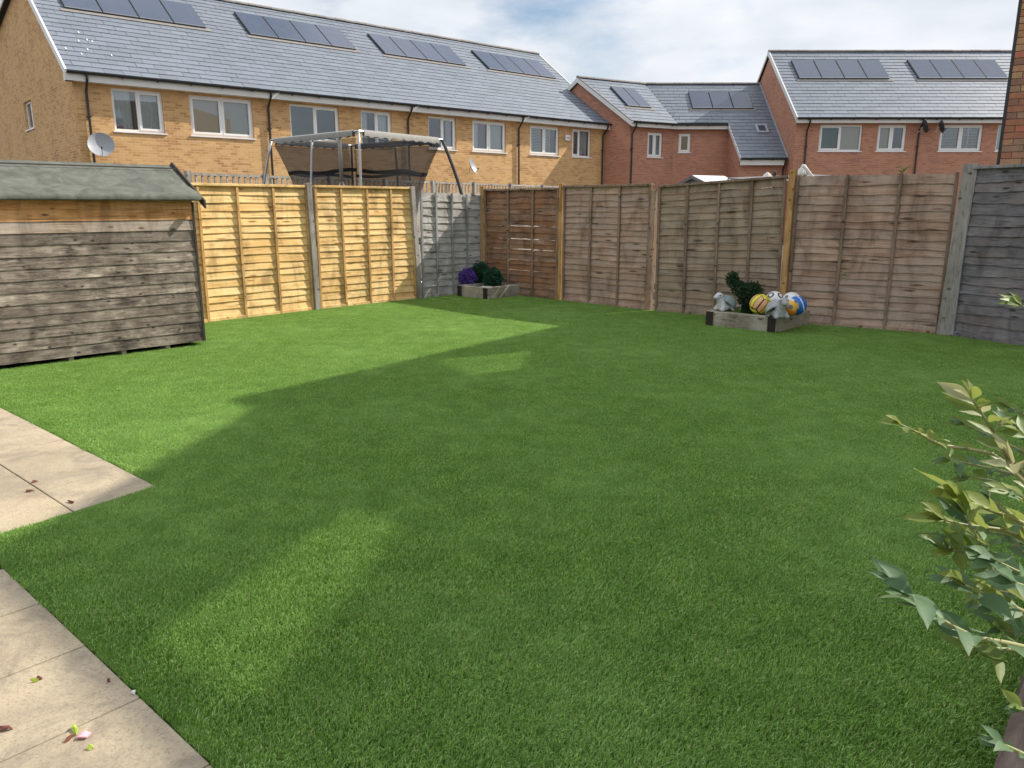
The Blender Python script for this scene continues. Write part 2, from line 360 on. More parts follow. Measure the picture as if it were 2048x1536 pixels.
M['stem_green'] = plain('shrub_stem', (.30,.29,.13), .6, .3, .2, 30)
M['leaf_y'] = leafmat('leaf_yellow_green', (.24,.29,.06), (.12,.20,.045), (.27,.31,.12), .35)
M['leaf_b'] = leafmat('leaf_blue_green', (.085,.165,.075), (.16,.25,.115), (.26,.31,.22), .32, .55)
M['leaf_p'] = leafmat('leaf_pale_underside', (.40,.39,.22), (.32,.35,.17), (.5,.48,.36), .3)
M['leaf_weed'] = leafmat('leaf_weed', (.12,.22,.05), (.16,.26,.06), (.20,.28,.1), .3)
M['leaf_lime'] = leafmat('leaf_bright_lime', (.33,.44,.06), (.38,.48,.08), (.42,.5,.15), .4)
M['topiary'] = leafmat('topiary_leaf', (.035,.075,.03), (.045,.085,.035), (.04,.07,.03), .2)
M['topiary_teal'] = leafmat('topiary_teal_leaf', (.02,.10,.055), (.03,.12,.07), (.03,.09,.05), .2)
M['topiary_purple'] = leafmat('topiary_purple_leaf', (.16,.09,.42), (.20,.12,.48), (.14,.08,.36), .2)
M['hose'] = plain('pale_plastic', (.7,.7,.68), .5)

# ------------------------------------------------------------------ setting: ground, lawn, paving
g = MB().poly([(-400,-400,-.035), (400,-400,-.035), (400,400,-.035), (-400,400,-.035)]).build('ground', M['ground']); tag(g, kind='structure')
FL = [V((-4.25,9.95,0)), V((-2.93,11.45,0)), V((-1.57,12.85,0)), V((-.525,13.92,0))]
FRt = [V((-.525,13.92,0)), V((.806,12.64,0)), V((2.06,11.35,0)), V((3.615,10.22,0)), V((5.22,9.19,0)), V((5.80,8.18,0))]
PA, PB, PCc, PD, PE = V((-3.973,5.77,0)), V((-1.984,4.051,0)), V((-2.5,3.32,0)), V((-2.234,3.09,0)), V((-.829,1.847,0))
e1 = (PE-PD).normalized(); e2 = V((-e1.y, e1.x, 0))*-1
if e2.y > 0: e2 = -e2
PB2 = PCc - e2*((PB-PCc).length)
lawn_poly = [(-9,10.3), (-4.4,9.8), (-4.25,9.95), (-2.93,11.45), (-1.57,12.85), (-.525,13.92), (.806,12.64), (2.06,11.35), (3.615,10.22), (5.22,9.19), (5.80,8.18), (5.9,3), (3.2,2.9), (1.42,1.82), (.9,.6), (.6,.58), (PE+e1*1.6).xy, PCc.xy, PB.xy, PA.xy, (PA-e1*2.2).xy]
lawn_poly = [tuple(p) for p in lawn_poly]
tag(MB().poly([(x, y, -.004) for x, y in lawn_poly]).build('lawn', M['turf_mat']), kind='structure')
def inside(x, y, P):
    c = False; j = len(P)-1
    for i in range(len(P)):
        if (P[i][1] > y) != (P[j][1] > y) and x < (P[j][0]-P[i][0])*(y-P[i][1])/(P[j][1]-P[i][1])+P[i][0]: c = not c
        j = i
    return c

# paving: a base sheet with every slab a piece of its own
pav = MB().poly([(PB+e1*.0)[:2]+(-.016,) if 0 else (PB.x,PB.y,-.016), (PCc.x,PCc.y,-.016), ((PE+e1*1.6).x,(PE+e1*1.6).y,-.016), ((PE+e1*1.6+e2*3).x,(PE+e1*1.6+e2*3).y,-.016), ((PA-e1*2.2+e2*4).x,(PA-e1*2.2+e2*4).y,-.016), ((PA-e1*2.2).x,(PA-e1*2.2).y,-.016)]).build('patio', M['joint'])
tag(pav, kind='structure')
def slab(o, a, b):
    m = MB(); n = 5; T = .002
    g = .003
    m.obox(o+a.normalized()*g+b.normalized()*g+V((0,0,-.014+random.uniform(-.001,.001))), a-a.normalized()*2*g, b-b.normalized()*2*g, V((random.uniform(-.002,.002),0,.018)))
    return m.build('slab', M['paving'], pav, bevel=.004)
SW = .45
e2u = (PCc-PB).normalized(); e1u = (PB-PA).normalized()
for i in range(10):                         # upper strip, rows run along the lawn edge
    for j in range(2):
        o = PB - e1u*((i+1)*SW) + e2u*(j*SW)
        if j == 1: pass
        slab(o, e1u*SW, e2u*(SW if j == 0 else (PCc-PB).length-SW))
d0 = .175                                   # lower terrace: joint phase measured on the photo
jx = [-2.07, -1.62, -1.17] 
for i in range(-4, 8):
    for j in range(3):
        o = PD + e1*(.955+i*SW) + e2*(j*.62)
        if (o-PD).dot(e1) < -.38 and j == 0 and (o-PD).dot(e1) < -.9: continue
        if j == 0 and (o-PD).dot(e1)+SW > 3.4: continue
        st = (o-PD).dot(e1); 
        if st < -.36: continue
        slab(o, e1*SW, e2*.62)
for i in range(8):                          # behind, left of the upper strip's end
    for j in range(3):
        o = PCc - e1*((i+1)*SW) + e2*(j*.62+.03); slab(o, e1*SW, e2*.62)

# ------------------------------------------------------------------ facade frames
class Fr:
    def __init__(s, o, u): s.o = V(o); s.u = V(u).normalized(); s.n = V((s.u.y, -s.u.x, 0))
    def pt(s, a, d, z): return s.o+s.u*a+s.n*d+V((0,0,z))
    def hit(s, u, v, d=0.):
        p = onpl(u, v, s.o+s.n*d, s.n); return ((p-s.o).dot(s.u), p.z)
class Roof:
    """plane through an eave line: origin, direction along the eave, horizontal direction up the slope, pitch"""
    def __init__(s, o, u, pitch):
        s.o = V(o); s.u = V(u).normalized(); inn = V((-s.u.y, s.u.x, 0)); s.k = inn*math.cos(pitch)+ZV*math.sin(pitch); s.n = s.u.cross(s.k).normalized(); s.pitch = pitch
        if s.n.z < 0: s.n = -s.n
    def pt(s, a, t, h=0.): return s.o+s.u*a+s.k*t+s.n*h
    def hit(s, u, v):
        p = onpl(u, v, s.o, s.n); return ((p-s.o).dot(s.u), (p-s.o).dot(s.k))
    def st(s, p): return ((V(p)-s.o).dot(s.u), (V(p)-s.o).dot(s.k))
def wall(mb, fr, s0, s1, z0, z1, holes=(), d=0., rev=.1, top=None):
    ss = sorted({s0, s1, *[h[0] for h in holes], *[h[1] for h in holes]}); zs = sorted({z0, z1, *[h[2] for h in holes], *[h[3] for h in holes]})
    for a, b in zip(ss, ss[1:]):
        for c, e in zip(zs, zs[1:]):
            if any(h[0]-1e-6 <= a and b <= h[1]+1e-6 and h[2]-1e-6 <= c and e <= h[3]+1e-6 for h in holes): continue
            mb.poly([fr.pt(a,d,c), fr.pt(b,d,c), fr.pt(b,d,e), fr.pt(a,d,e)], [(a,c), (b,c), (b,e), (a,e)])
    for a, b, c, e in holes:
        for p, q, uv in (((a,c),(a,e),1), ((b,e),(b,c),1), ((a,e),(b,e),0), ((b,c),(a,c),0)):
            P = [fr.pt(p[0],d,p[1]), fr.pt(q[0],d,q[1]), fr.pt(q[0],d-rev,q[1]), fr.pt(p[0],d-rev,p[1])]
            mb.poly(P, [(p[0]+.05,p[1]), (q[0]+.05,q[1]), (q[0]+.05+rev,q[1]), (p[0]+.05+rev,p[1])])
    return mb

slate_me = {}
def slate_mesh(wd, h):
    k = (round(wd,3), round(h,3))
    if k not in slate_me:
        m = MB(); m.obox((-wd/2,0,0), (wd,0,0), (0,h,0), (0,0,.010)); me, _ = m.mesh('slate', M['slate'], centre=False); slate_me[k] = me
    return slate_me[k]
def roof_slates(rf, poly, parent, wd=.5, ga=.27, limit=300, jig=.004, cl=True, cr=True):
    """slates laid half-lapped over the polygon (s,t); each a piece of its own up to the limit"""
    t0 = min(p[1] for p in poly); t1 = max(p[1] for p in poly); P = []
    row = 0; t = t0
    while t < t1-.06:
        tm = min(t+ga*.5, t1-.02); xs = []
        for (a, b) in zip(poly, poly[1:]+poly[:1]):
            if (a[1] > tm) != (b[1] > tm): xs.append(a[0]+(tm-a[1])*(b[0]-a[0])/(b[1]-a[1]))
        xs.sort()
        for a, b in zip(xs[::2], xs[1::2]):
            base = math.floor(a/wd-1)*wd - (wd/2 if row % 2 else 0); s = base
            while s < b:
                mid_ = s+wd/2; p, q = (max(s, a) if cl else s), (min(s+wd, b) if cr else s+wd)
                if (not cl and mid_ < a) or (not cr and mid_ >= b): s += wd; continue
                if q-p > .05: P.append(((p+q)/2, t, q-p, min(ga+.05, t1-t+.01)))
                s += wd
        t += ga; row += 1
    P.sort(key=lambda r: (rf.pt(r[0], r[1])-CP).length)
    rest = MB()
    for i, (c, t, wd_, h) in enumerate(P):
        tilt = .017/(ga+.05)+random.uniform(-.002,.004); k = (rf.k-rf.n*tilt).normalized(); nn = rf.u.cross(k).normalized()
        if nn.z < 0: nn = -nn
        o = rf.pt(c+random.uniform(-jig,jig), t+random.uniform(-.006,.006), .024+random.uniform(0,.003)); Rm = basis(rf.u, k, nn)
        if i < limit:
            inst('slate', slate_mesh(wd-.008, ga+.05), parent, o, Rm, (max(.05, (wd_-.008))/(wd-.008), h/(ga+.05), 1))
        else: rest.obox(o-rf.u*(wd_/2-.004), rf.u*(wd_-.008), k*h, nn*.01)
    if rest.v: tag(rest.build('slate_field', M['slate'], parent), kind='stuff')

def half_round(p0, p1, up, r, n=8):
    m = MB(); ax = (p1-p0).normalized(); side = ax.cross(up).normalized(); k = []
    for p in (p0, p1):
        k.append([p+side*(r*math.cos(math.pi*i/n))+up*(r*.8*math.sin(math.pi*i/n)) for i in range(n+1)])
    for i in range(n): m.poly([k[0][i], k[0][i+1], k[1][i+1], k[1][i]])
    m.poly(k[0][::-1]); m.poly(k[1]); return m
def ridge_tiles(p0, p1, parent, r=.12, ln=.45):
    L_ = (p1-p0).length; n = max(1, round(L_/ln)); d = (p1-p0)/n
    base = half_round(V((0,0,0)), V((d.length-.012,0,0)), ZV, r); me, _ = base.mesh('ridge_tile', M['mortar_ridge'], centre=False)
    u = d.normalized(); sd = ZV.cross(u).normalized()
    for i in range(n): inst('ridge_tile', me, parent, p0+d*i+V((0,0,random.uniform(-.004,.008))), basis(u, sd, ZV))

def gutter_run(p0, p1, out, parent):
    """half-round gutter with brackets and a shiny lip"""
    ax = (p1-p0).normalized(); m = MB(); r = .055; n = 8; ring = []
    for p in (p0, p1): ring.append([p+out*(r*math.cos(math.pi+math.pi*i/n))+ZV*(r*math.sin(math.pi+math.pi*i/n)) for i in range(n+1)])
    for i in range(n): m.poly([ring[0][i], ring[1][i], ring[1][i+1], ring[0][i+1]])
    k = (p1-p0).length; j = .45
    while j < k: m.obox(p0+ax*j+out*(-.06)+ZV*-.075, ax*.035, out*.125, ZV*.02); j += .95
    gt = m.build('gutter', M['black_plastic'], parent)
    m = MB(); m.obox(p0+out*(r-.004), ax*k, out*.012, ZV*.012); m.build('gutter_lip', M['gutter_lip'], gt)
def downpipe(fr, s, zt, d_eave, parent, zb=0.):
    pts = [fr.pt(s,d_eave,zt), fr.pt(s,d_eave,zt-.10), fr.pt(s-.0,.07,zt-.42), fr.pt(s,.06,zt-.5), fr.pt(s,.06,zb)]
    m = MB(); m.tube(pts, .036, 8)
    z = zt-1.1
    while z > 1.2: m.obox(fr.pt(s-.06,0,z), fr.u*.12, fr.n*.105, ZV*.03); z -= 1.6
    m.build('downpipe', M['black_plastic'], parent, smooth=False)

def curtain_sheet(fr, a, b, z0, z1, d, mat, parent, amp=.025, wl=.11, name='curtain', skew=0.):
    m = MB(); n = max(6, int((b-a)/.02)); 
    for i in range(n):
        def P(i, z): 
            s = a+(b-a)*i/n; f = (z-z0)/(z1-z0); s2 = s+skew*(1-f); return fr.pt(s2, d+amp*math.sin(s*2*math.pi/wl+.4*math.sin(s*9)), z)
        m.poly([P(i,z0), P(i+1,z0), P(i+1,z1), P(i,z1)])
    return m.build(name, mat, parent, smooth=True)
def window(parent, fr, a, b, c, e, cols=2, fill=(), sillw=True, split=.5, opens=(), set_=.075, bar=.07):
    """white casement in the opening a..b, c..e of a facade; fill: (kind, fraction from, fraction to)"""
    m = MB(); D = -set_; th = .06
    def rail(s0, s1, z0, z1, dd=0., t=th): m.obox(fr.pt(s0, D-t+dd, z0), fr.u*(s1-s0), fr.n*t, ZV*(z1-z0))
    rail(a, a+bar, c, e); rail(b-bar, b, c, e); rail(a+bar, b-bar, e-bar, e); rail(a+bar, b-bar, c, c+bar)
    mid = a+(b-a)*split
    if cols == 2: rail(mid-.03, mid+.03, c+bar, e-bar, -.002)
    wf = m.build('window', M['white_upvc'], parent)
    cells = [(a+bar, mid-.03), (mid+.03, b-bar)] if cols == 2 else [(a+bar, b-bar)]
    for i, (p, q) in enumerate(cells):
        z0, z1 = c+bar, e-bar
        if i in opens:
            k = MB(); w_ = .05; dd = .018
            for (x0, x1, y0, y1) in ((p-.01,p+w_,z0-.01,z1+.01), (q-w_,q+.01,z0-.01,z1+.01), (p+w_,q-w_,z1-w_,z1+.01), (p+w_,q-w_,z0-.01,z0+w_)):
                k.obox(fr.pt(x0, D-.05+dd, y0), fr.u*(x1-x0), fr.n*.05, ZV*(y1-y0))
            k.obox(fr.pt(p+(q-p)*.25, D+dd-.001, z1-.035), fr.u*((q-p)*.5), fr.n*.012, ZV*.02)
            k.build('casement', M['white_upvc'], wf); p, q, z0, z1 = p+w_, q-w_, z0+w_, z1-w_
        MB().poly([fr.pt(p,D-.03,z0), fr.pt(q,D-.03,z0), fr.pt(q,D-.03,z1), fr.pt(p,D-.03,z1)]).build('pane', M['glass'], wf)
    if sillw: MB().obox(fr.pt(a-.05, D-.02, c-.035), fr.u*(b-a+.10), fr.n*(set_+.06), ZV*.033).build('sill', M['white_upvc'], wf)
    rm = MB(); B = -.62                    # shallow box behind, the room's gloom put into its dark colour
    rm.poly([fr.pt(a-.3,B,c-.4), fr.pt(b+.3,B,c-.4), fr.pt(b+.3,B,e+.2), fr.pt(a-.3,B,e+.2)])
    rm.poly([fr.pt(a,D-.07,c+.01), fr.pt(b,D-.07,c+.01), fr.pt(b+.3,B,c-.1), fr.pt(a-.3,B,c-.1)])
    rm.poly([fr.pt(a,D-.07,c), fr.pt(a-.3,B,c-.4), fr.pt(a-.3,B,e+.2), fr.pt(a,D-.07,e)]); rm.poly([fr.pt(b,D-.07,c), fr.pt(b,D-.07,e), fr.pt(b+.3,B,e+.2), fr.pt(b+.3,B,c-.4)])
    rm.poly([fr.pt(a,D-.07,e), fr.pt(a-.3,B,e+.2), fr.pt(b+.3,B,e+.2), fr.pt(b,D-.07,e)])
    rm.build('room_gloom_box', M['room'], wf)
    for f in fill:
        kind, f0, f1 = f[:3]; p, q = a+(b-a)*f0, a+(b-a)*f1
        if kind == 'curtain': curtain_sheet(fr, p, q, c+.02, e-.02, D-.14, M[f[3]], wf)
        elif kind == 'blind': MB().obox(fr.pt(p, D-.12, c+.03), fr.u*(q-p), fr.n*.012, ZV*(e-c-.06)).build('blind', M[f[3]], wf)
        elif kind == 'shutter':
            z = c+.08; n = int((e-c-.16)/.062)
            for i in range(n):
                o = fr.pt(p, D-.13, z+i*.062); MB().obox(o, fr.u*(q-p), fr.n*.035+ZV*.028, ZV*.008).build('slat', M['shutter_white'], wf)
            k = MB()
            for s in (p-.03, q): k.obox(fr.pt(s, D-.135, c+.04), fr.u*.03, fr.n*.035, ZV*(e-c-.08))
            k.build('shutter_frame', M['shutter_white'], wf)
        elif kind == 'object':
            k = MB(); k.ell(fr.pt((p+q)/2, D-.11, c+.05+.06), ((q-p)/2, .04, .07), 10); k.build('ornament', M[f[3]], wf, smooth=True)
    return wf
def solar_array(rf, s0, s1, t0, t1, n, parent, gap=.03):
    wd = (s1-s0)/n
    for i in range(n):
        a, b = s0+i*wd+gap/2, s0+(i+1)*wd-gap/2; m = MB(); h = .075
        m.obox(rf.pt(a,t0,.03), rf.u*(b-a), rf.k*(t1-t0), rf.n*h)
        fr_ = m.build('solar_panel', M['dark_metal'], parent)
        z = h+.03+.003; e = .018
        MB().poly([rf.pt(a+e,t0+e,z), rf.pt(b-e,t0+e,z), rf.pt(b-e,t1-e,z), rf.pt(a+e,t1-e,z)], [(0,0),(1,0),(1,1),(0,1)]).build('cell_sheet', M['solar'], fr_)
        MB().obox(rf.pt(a,t0-.003,.09), rf.u*(b-a), rf.k*.02, rf.n*.018).build('edge_strip', M['grey_metal'], fr_)
    m = MB(); m.obox(rf.pt(s0-.12,t0-.16,.036), rf.u*(s1-s0+.24), rf.k*.16, rf.n*.012); m.build('flashing', M['mortar_ridge'], parent)

def dish(parent, p, out, up, side, r, mat, name='satellite_dish', label=None):
    """offset dish on a wall arm; out = direction it looks"""
    t = thing(name, p, label, 'satellite dish'); a = V(out).normalized(); x = a.cross(ZV).normalized(); y = x.cross(a)
    c = V(p); A = basis(x, y, a); m = MB()
    prof = [(0.001, 0), (r*.35, .012*r/.3), (r*.7, .045*r/.3), (r, .095*r/.3), (r*1.02, .10*r/.3), (r*.99, .092*r/.3), (r*.68, .036*r/.3), (.001, -.008)]
    m.lathe(c, [(q, h) for q, h in prof], 24, 0, A); m.build('reflector', mat, t, smooth=True)
    f = c+a*(r*.95)-y*(r*.55); m = MB(); m.tube([c-y*r*.98+a*.03, f], .010, 6); m.build('arm', M['dark_metal'], t)
    m = MB(); m.tube([f-a*.03, f+(c-f).normalized()*.07], .024, 8); m.build('receiver', M['dark_metal'], t)
    m = MB(); m.tube([c-a*.01, c-a*.10-y*.02, c-a*.12-y*.14, c+side*.0-a*.28-y*.16], .016, 6); m.build('bracket', M['grey_metal'], t)
    return t
# ------------------------------------------------------------------ yellow brick terrace
ZE = 5.1
eL, eR = atz(130,141,ZE), atz(1225,249,ZE)
TU = (eR-eL).normalized(); TN = V((TU.y,-TU.x,0)); TLEN = (eR-eL).length
tf = Fr(V((eL.x,eL.y,0))-TN*.3, TU)
pr = onpl(1075,109, eR-TU*.05, TU); rise = pr.z-ZE; run = (eR-pr).dot(TN); TP = math.atan2(rise, run); TS = math.hypot(rise, run)
trf = Roof(eL, TU, TP)
SWL = tf.hit(151,220)[0]; SWR = tf.hit(1209,300)[0]
print('terrace', round(TLEN,2), 'pitch', round(math.degrees(TP),1), 'slope', round(TS,2), 'ridge z', round(pr.z,2), 'wall', round(SWL,2), round(SWR,2))
def wrect(fr, x0, x1, yt0, yb0, yb1):
    a = fr.hit(x0,yb0)[0]; b = fr.hit(x1,yb1)[0]; c = .5*(fr.hit(x0,yb0)[1]+fr.hit(x1,yb1)[1]); e = fr.hit(x0,yt0)[1]; return [a, b, c, e]
TWIN = [wrect(tf,230,331,172,259,266), wrect(tf,384,509,186,269,276), wrect(tf,583,681,206,284,293), wrect(tf,724,785,220,289,294), wrect(tf,858,913,232,295,300), wrect(tf,945,1012,242,301,306), wrect(tf,1060,1118,251,309,313), wrect(tf,1144,1181,258,313,316)]
for q in TWIN: print('  win', [round(x,2) for x in q])
zc = sum(q[2] for q in TWIN)/8; ze_ = sum(q[3] for q in TWIN)/8
for q in TWIN: q[2] = zc; q[3] = ze_
TARR = []
for (bl, br, tl, tr) in (((125,14),(408,54),None,(368,4)), ((497,70),(711.6,103),(455,20),(671,58)), ((770,113),(933,136),(730,69),(893,97)), ((981,145),(1114,163),(940,104),(1073,127))):
    s0, t0 = trf.hit(*bl); s1, t0b = trf.hit(*br); t1 = trf.hit(*tr)[1]; TARR.append([s0, s1, t0, t0b, t1])
print('  arr', [[round(x,2) for x in q] for q in TARR])
at0 = sum(q[2]+q[3] for q in TARR)/8; at1 = sum(q[4] for q in TARR[1:])/3
PIPES = [tf.hit(178,240)[0], tf.hit(536,230)[0], tf.hit(815,260)[0], tf.hit(1036,280)[0], tf.hit(1204,290)[0]]
BND = [SWL, PIPES[1]+.25, PIPES[2]+.25, PIPES[3]+.25, SWR]
FILL = [[('curtain',.03,.40,'sheer'), ('curtain',.52,.97,'sheer'), ('curtain',.44,.50,'curtain_dark'), ('object',.06,.22,'toy_pink')], [('blind',.02,.98,'blind_beige')],
        [], [('curtain',.05,.30,'sheer'), ('curtain',.55,.97,'sheer')], [('curtain',.72,.96,'curtain_grey')], [('curtain',.03,.24,'sheer'), ('curtain',.24,.46,'curtain_dark'), ('curtain',.60,.97,'curtain_grey')],
        [('shutter',.06,.44,0), ('shutter',.55,.75,0), ('object',.78,.9,'white_bit')], [('shutter',.08,.42,0), ('curtain',.5,.96,'curtain_grey'), ('object',.70,.82,'toy_pink')]]
SPL = [.5,.5,.5,.5,.5,.5,.5,.42]
TLAB = ['yellow brick end terrace house with sheer curtains and a windowed gable wall', 'yellow brick terraced house behind the trampoline with a tilted open window', 'yellow brick terraced house with purple curtains above a wall mounted satellite dish', 'yellow brick end terrace house with white louvred shutters and a square alarm box']
TG = 'yellow brick terraced houses'
BACK = -(2*run-.6)
for i in range(4):
    a, b = BND[i], BND[i+1]
    h = thing('terraced_house', tf.pt((a+b)/2,0,0), TLAB[i], 'house', TG)
    mb = MB(); wins = TWIN[2*i:2*i+2]
    wall(mb, tf, a, b, -.03, ZE-.02, [tuple(q) for q in wins])
    if i == 3:
        gf = Fr(tf.pt(b,0,0), -TN); dd = -BACK
        wall(mb, gf, 0, dd, -.03, ZE-.02); mb.poly([gf.pt(0,0,ZE-.02), gf.pt(dd,0,ZE-.02), gf.pt(dd/2,0,pr.z-.14)], [(0,ZE),(dd,ZE),(dd/2,pr.z)])
    if i == 0:
        dd = -BACK+4.5; gf = Fr(tf.pt(a,BACK-4.5,0), TN); gw = wrect(gf,53,68,193,254,250); gw = [gw[0], gw[1], gw[2]-.1, min(gw[3], ZE-.12)]
        print('  gable win', [round(x,2) for x in gw])
        wall(mb, gf, 0, dd, -.03, ZE-.02, [tuple(gw)]); zq = ZE-.02+rise*.55; sa_ = dd-run+.3; tz = lambda q: zq+(pr.z-.14-zq)*q/sa_ if q <= sa_ else pr.z-.14+(ZE-.02-pr.z+.14)*(q-sa_)/(dd-sa_)
        cuts = sorted([0, gw[0], gw[1], sa_, dd])
        for c0_, c1_ in zip(cuts, cuts[1:]): mb.poly([gf.pt(c0_,0,ZE-.02), gf.pt(c1_,0,ZE-.02), gf.pt(c1_,0,tz(c1_)), gf.pt(c0_,0,tz(c0_))], [(c0_,ZE-.02), (c1_,ZE-.02), (c1_,tz(c1_)), (c0_,tz(c0_))])
    wl = mb.build('wall', M['yellow_brick'], h)
    if i == 0: window(h, gf, *gw, cols=1)
    for j, q in enumerate(wins):
        k = 2*i+j; window(h, tf, *q, fill=FILL[k], split=SPL[k], opens=((1,) if k in (0,4) else (0,1) if k in (1,5,6) else (0,) if k == 7 else (1,)))
    # roof
    ra, rb = (0 if i == 0 else a), (TLEN if i == 3 else b)
    m = MB(); zt = TS
    m.poly([trf.pt(ra,0,0), trf.pt(rb,0,0), trf.pt(rb,zt,0), trf.pt(ra,zt,0)])
    bk = lambda s: trf.pt(s,zt,0)-TN*(run+(4.5 if i == 0 else 0))-ZV*(rise*(.45 if i == 0 else 1))
    m.poly([trf.pt(ra,zt,0), trf.pt(rb,zt,0), bk(rb), bk(ra)])
    rf = m.build('roof', M['slate_side'], h)
    roof_slates(trf, [(ra,0.02), (rb,0.02), (rb,zt-.02), (ra,zt-.02)], rf, cl=(i == 0), cr=(i == 3))
    ridge_tiles(trf.pt(ra,zt,0)+ZV*.0, trf.pt(rb,zt,0), rf)
    solar_array(trf, TARR[i][0], TARR[i][1], at0, at1, 4, h)
    m = MB(); m.obox(tf.pt(ra,.265,ZE-.235), TU*(rb-ra), TN*.022, ZV*.215); m.build('fascia', M['fascia_white'], h)
    m = MB(); m.obox(tf.pt(ra+.01,.002,ZE-.235), TU*(rb-ra-.02), TN*.262, ZV*.012); m.build('soffit', M['fascia_white'], h)
    gutter_run(tf.pt(ra+.02,.345,ZE-.005), tf.pt(rb-.02,.345,ZE-.005), TN, h)
    for s in ([PIPES[0], PIPES[1]] if i == 0 else [PIPES[i+1]]): downpipe(tf, s, ZE-.05, .345, h)
    if i in (0, 3):                         # white verge along the gable
        s = 0 if i == 0 else TLEN-.03
        m = MB(); m.obox(trf.pt(s,-.02,-.16), TU*.03, trf.k*(TS+.02), trf.n*.155); m.obox(trf.pt(s,TS,-.16), TU*.03, -TN*(run+(4.5 if i == 0 else 0))-ZV*(rise*(.45 if i == 0 else 1)), ZV*.13); m.build('bargeboard', M['fascia_white'], h)
        m = MB(); m.obox(trf.pt(s-.01,0,.0), TU*.05, trf.k*TS, trf.n*.05); m.build('verge', M['fascia_white'], h)
        if i == 0:
            m = MB(); m.obox(tf.pt(0.0,.02,ZE-.235), TU*(SWL), TN*.2, ZV*.2); m.build('box_end', M['fascia_white'], h)
    if i == 0:
        for (u, v) in ((157,69),(157,86),(174,84),(184,87),(131,101),(163,112),(223,115),(175,103)):
            s, t = trf.hit(u,v); MB().obox(trf.pt(s,t,.045), trf.u*.03, trf.k*.10, trf.n*.002).build('bird_dropping', M['white_bit'], rf)
dish(None, tf.pt(tf.hit(196,293)[0],.36,tf.hit(196,293)[1]), V((.45,-.85,.32)), 0, TU, .34, M['dish_grey'], label='grey satellite dish on the corner of the end terrace house above the shed')
dish(None, tf.pt(tf.hit(930,335)[0],.40,tf.hit(930,335)[1]), V((.98,-.3,.4)), 0, TU, .30, M['dish_grey'], label='grey satellite dish on the yellow brick wall right of the trampoline')
ab = thing('alarm_box', tf.pt(tf.hit(1134,276)[0],.0,tf.hit(1134,276)[1]-.12), 'small white square alarm box on yellow brick wall between shuttered windows', 'alarm box')
q = tf.hit(1134,276); MB().obox(tf.pt(q[0]-.13,.002,q[1]-.12), TU*.26, TN*.07, ZV*.25).build('casing', M['white_upvc'], ab, bevel=.02)
for k, (x, zz, wd_, hh) in enumerate(((-.075,-.01,.045,.05), (-.015,.0,.03,.05), (.03,-.01,.05,.055))): MB().obox(tf.pt(q[0]+x,.073,q[1]+zz-.02), TU*wd_, TN*.002, ZV*hh).build('printed_mark', M['ball_grey'], ab)

# ------------------------------------------------------------------ red brick row on the right
rx0 = atz(1594,236,ZE); RY = rx0.y; RU = V((1,0,0)); RN = V((0,-1,0))
rfm = Fr((rx0.x, RY+.3, 0), RU); RLEN = atz(2320,236,ZE).x-rx0.x
pr2 = onpl(1537,104, rx0, RU); rise2 = pr2.z-ZE; run2 = pr2.y-RY; RP = math.atan2(rise2, run2); RS = math.hypot(rise2, run2)
rrf = Roof(rx0, RU, RP)
print('red row y', round(RY,2), 'x0', round(rx0.x,2), 'pitch', round(math.degrees(RP),1), 'ridge', round(pr2.z,2))
RW0 = .10
RWIN = [wrect(rfm,1636,1721,251,304,304), wrect(rfm,1752,1809,250,302,302), wrect(rfm,1876,1961,248,302,302), wrect(rfm,1990,2032,249,302,302)]
zc = sum(q[2] for q in RWIN)/4; ze2 = sum(q[3] for q in RWIN)/4
for q in RWIN: q[2] = zc; q[3] = ze2
RARR = []
for (bl, br, tr) in (((1597,160),(1778,159),(1756,124)), ((1836,160),(2015,159),(1984,123))):
    s0, t0 = rrf.hit(*bl); s1, _ = rrf.hit(*br); t1 = rrf.hit(*tr)[1]; RARR.append([s0, s1, t0, t1])
print('  ', [[round(x,2) for x in q] for q in RWIN+RARR])
RB = [RW0, rfm.hit(1828,290)[0]+.2, RLEN]; RPIPE = [rfm.hit(1611,290)[0], rfm.hit(1834,290)[0]]
RFILL = [[('blind',.52,.97,'blind_pink')], [('blind',.03,.46,'blind_beige'), ('object',.66,.86,'white_bit'), ('curtain',.86,.95,'curtain_dark')], [('shutter',.07,.24,0), ('shutter',.26,.46,0), ('shutter',.56,.70,0), ('shutter',.73,.94,0)], [('blind',.05,.95,'curtain_grey')]]
RLAB = ['red brick house with gable end and pink blind beside the catslide roof', 'red brick terraced house with white louvred shutters and two satellite dishes']
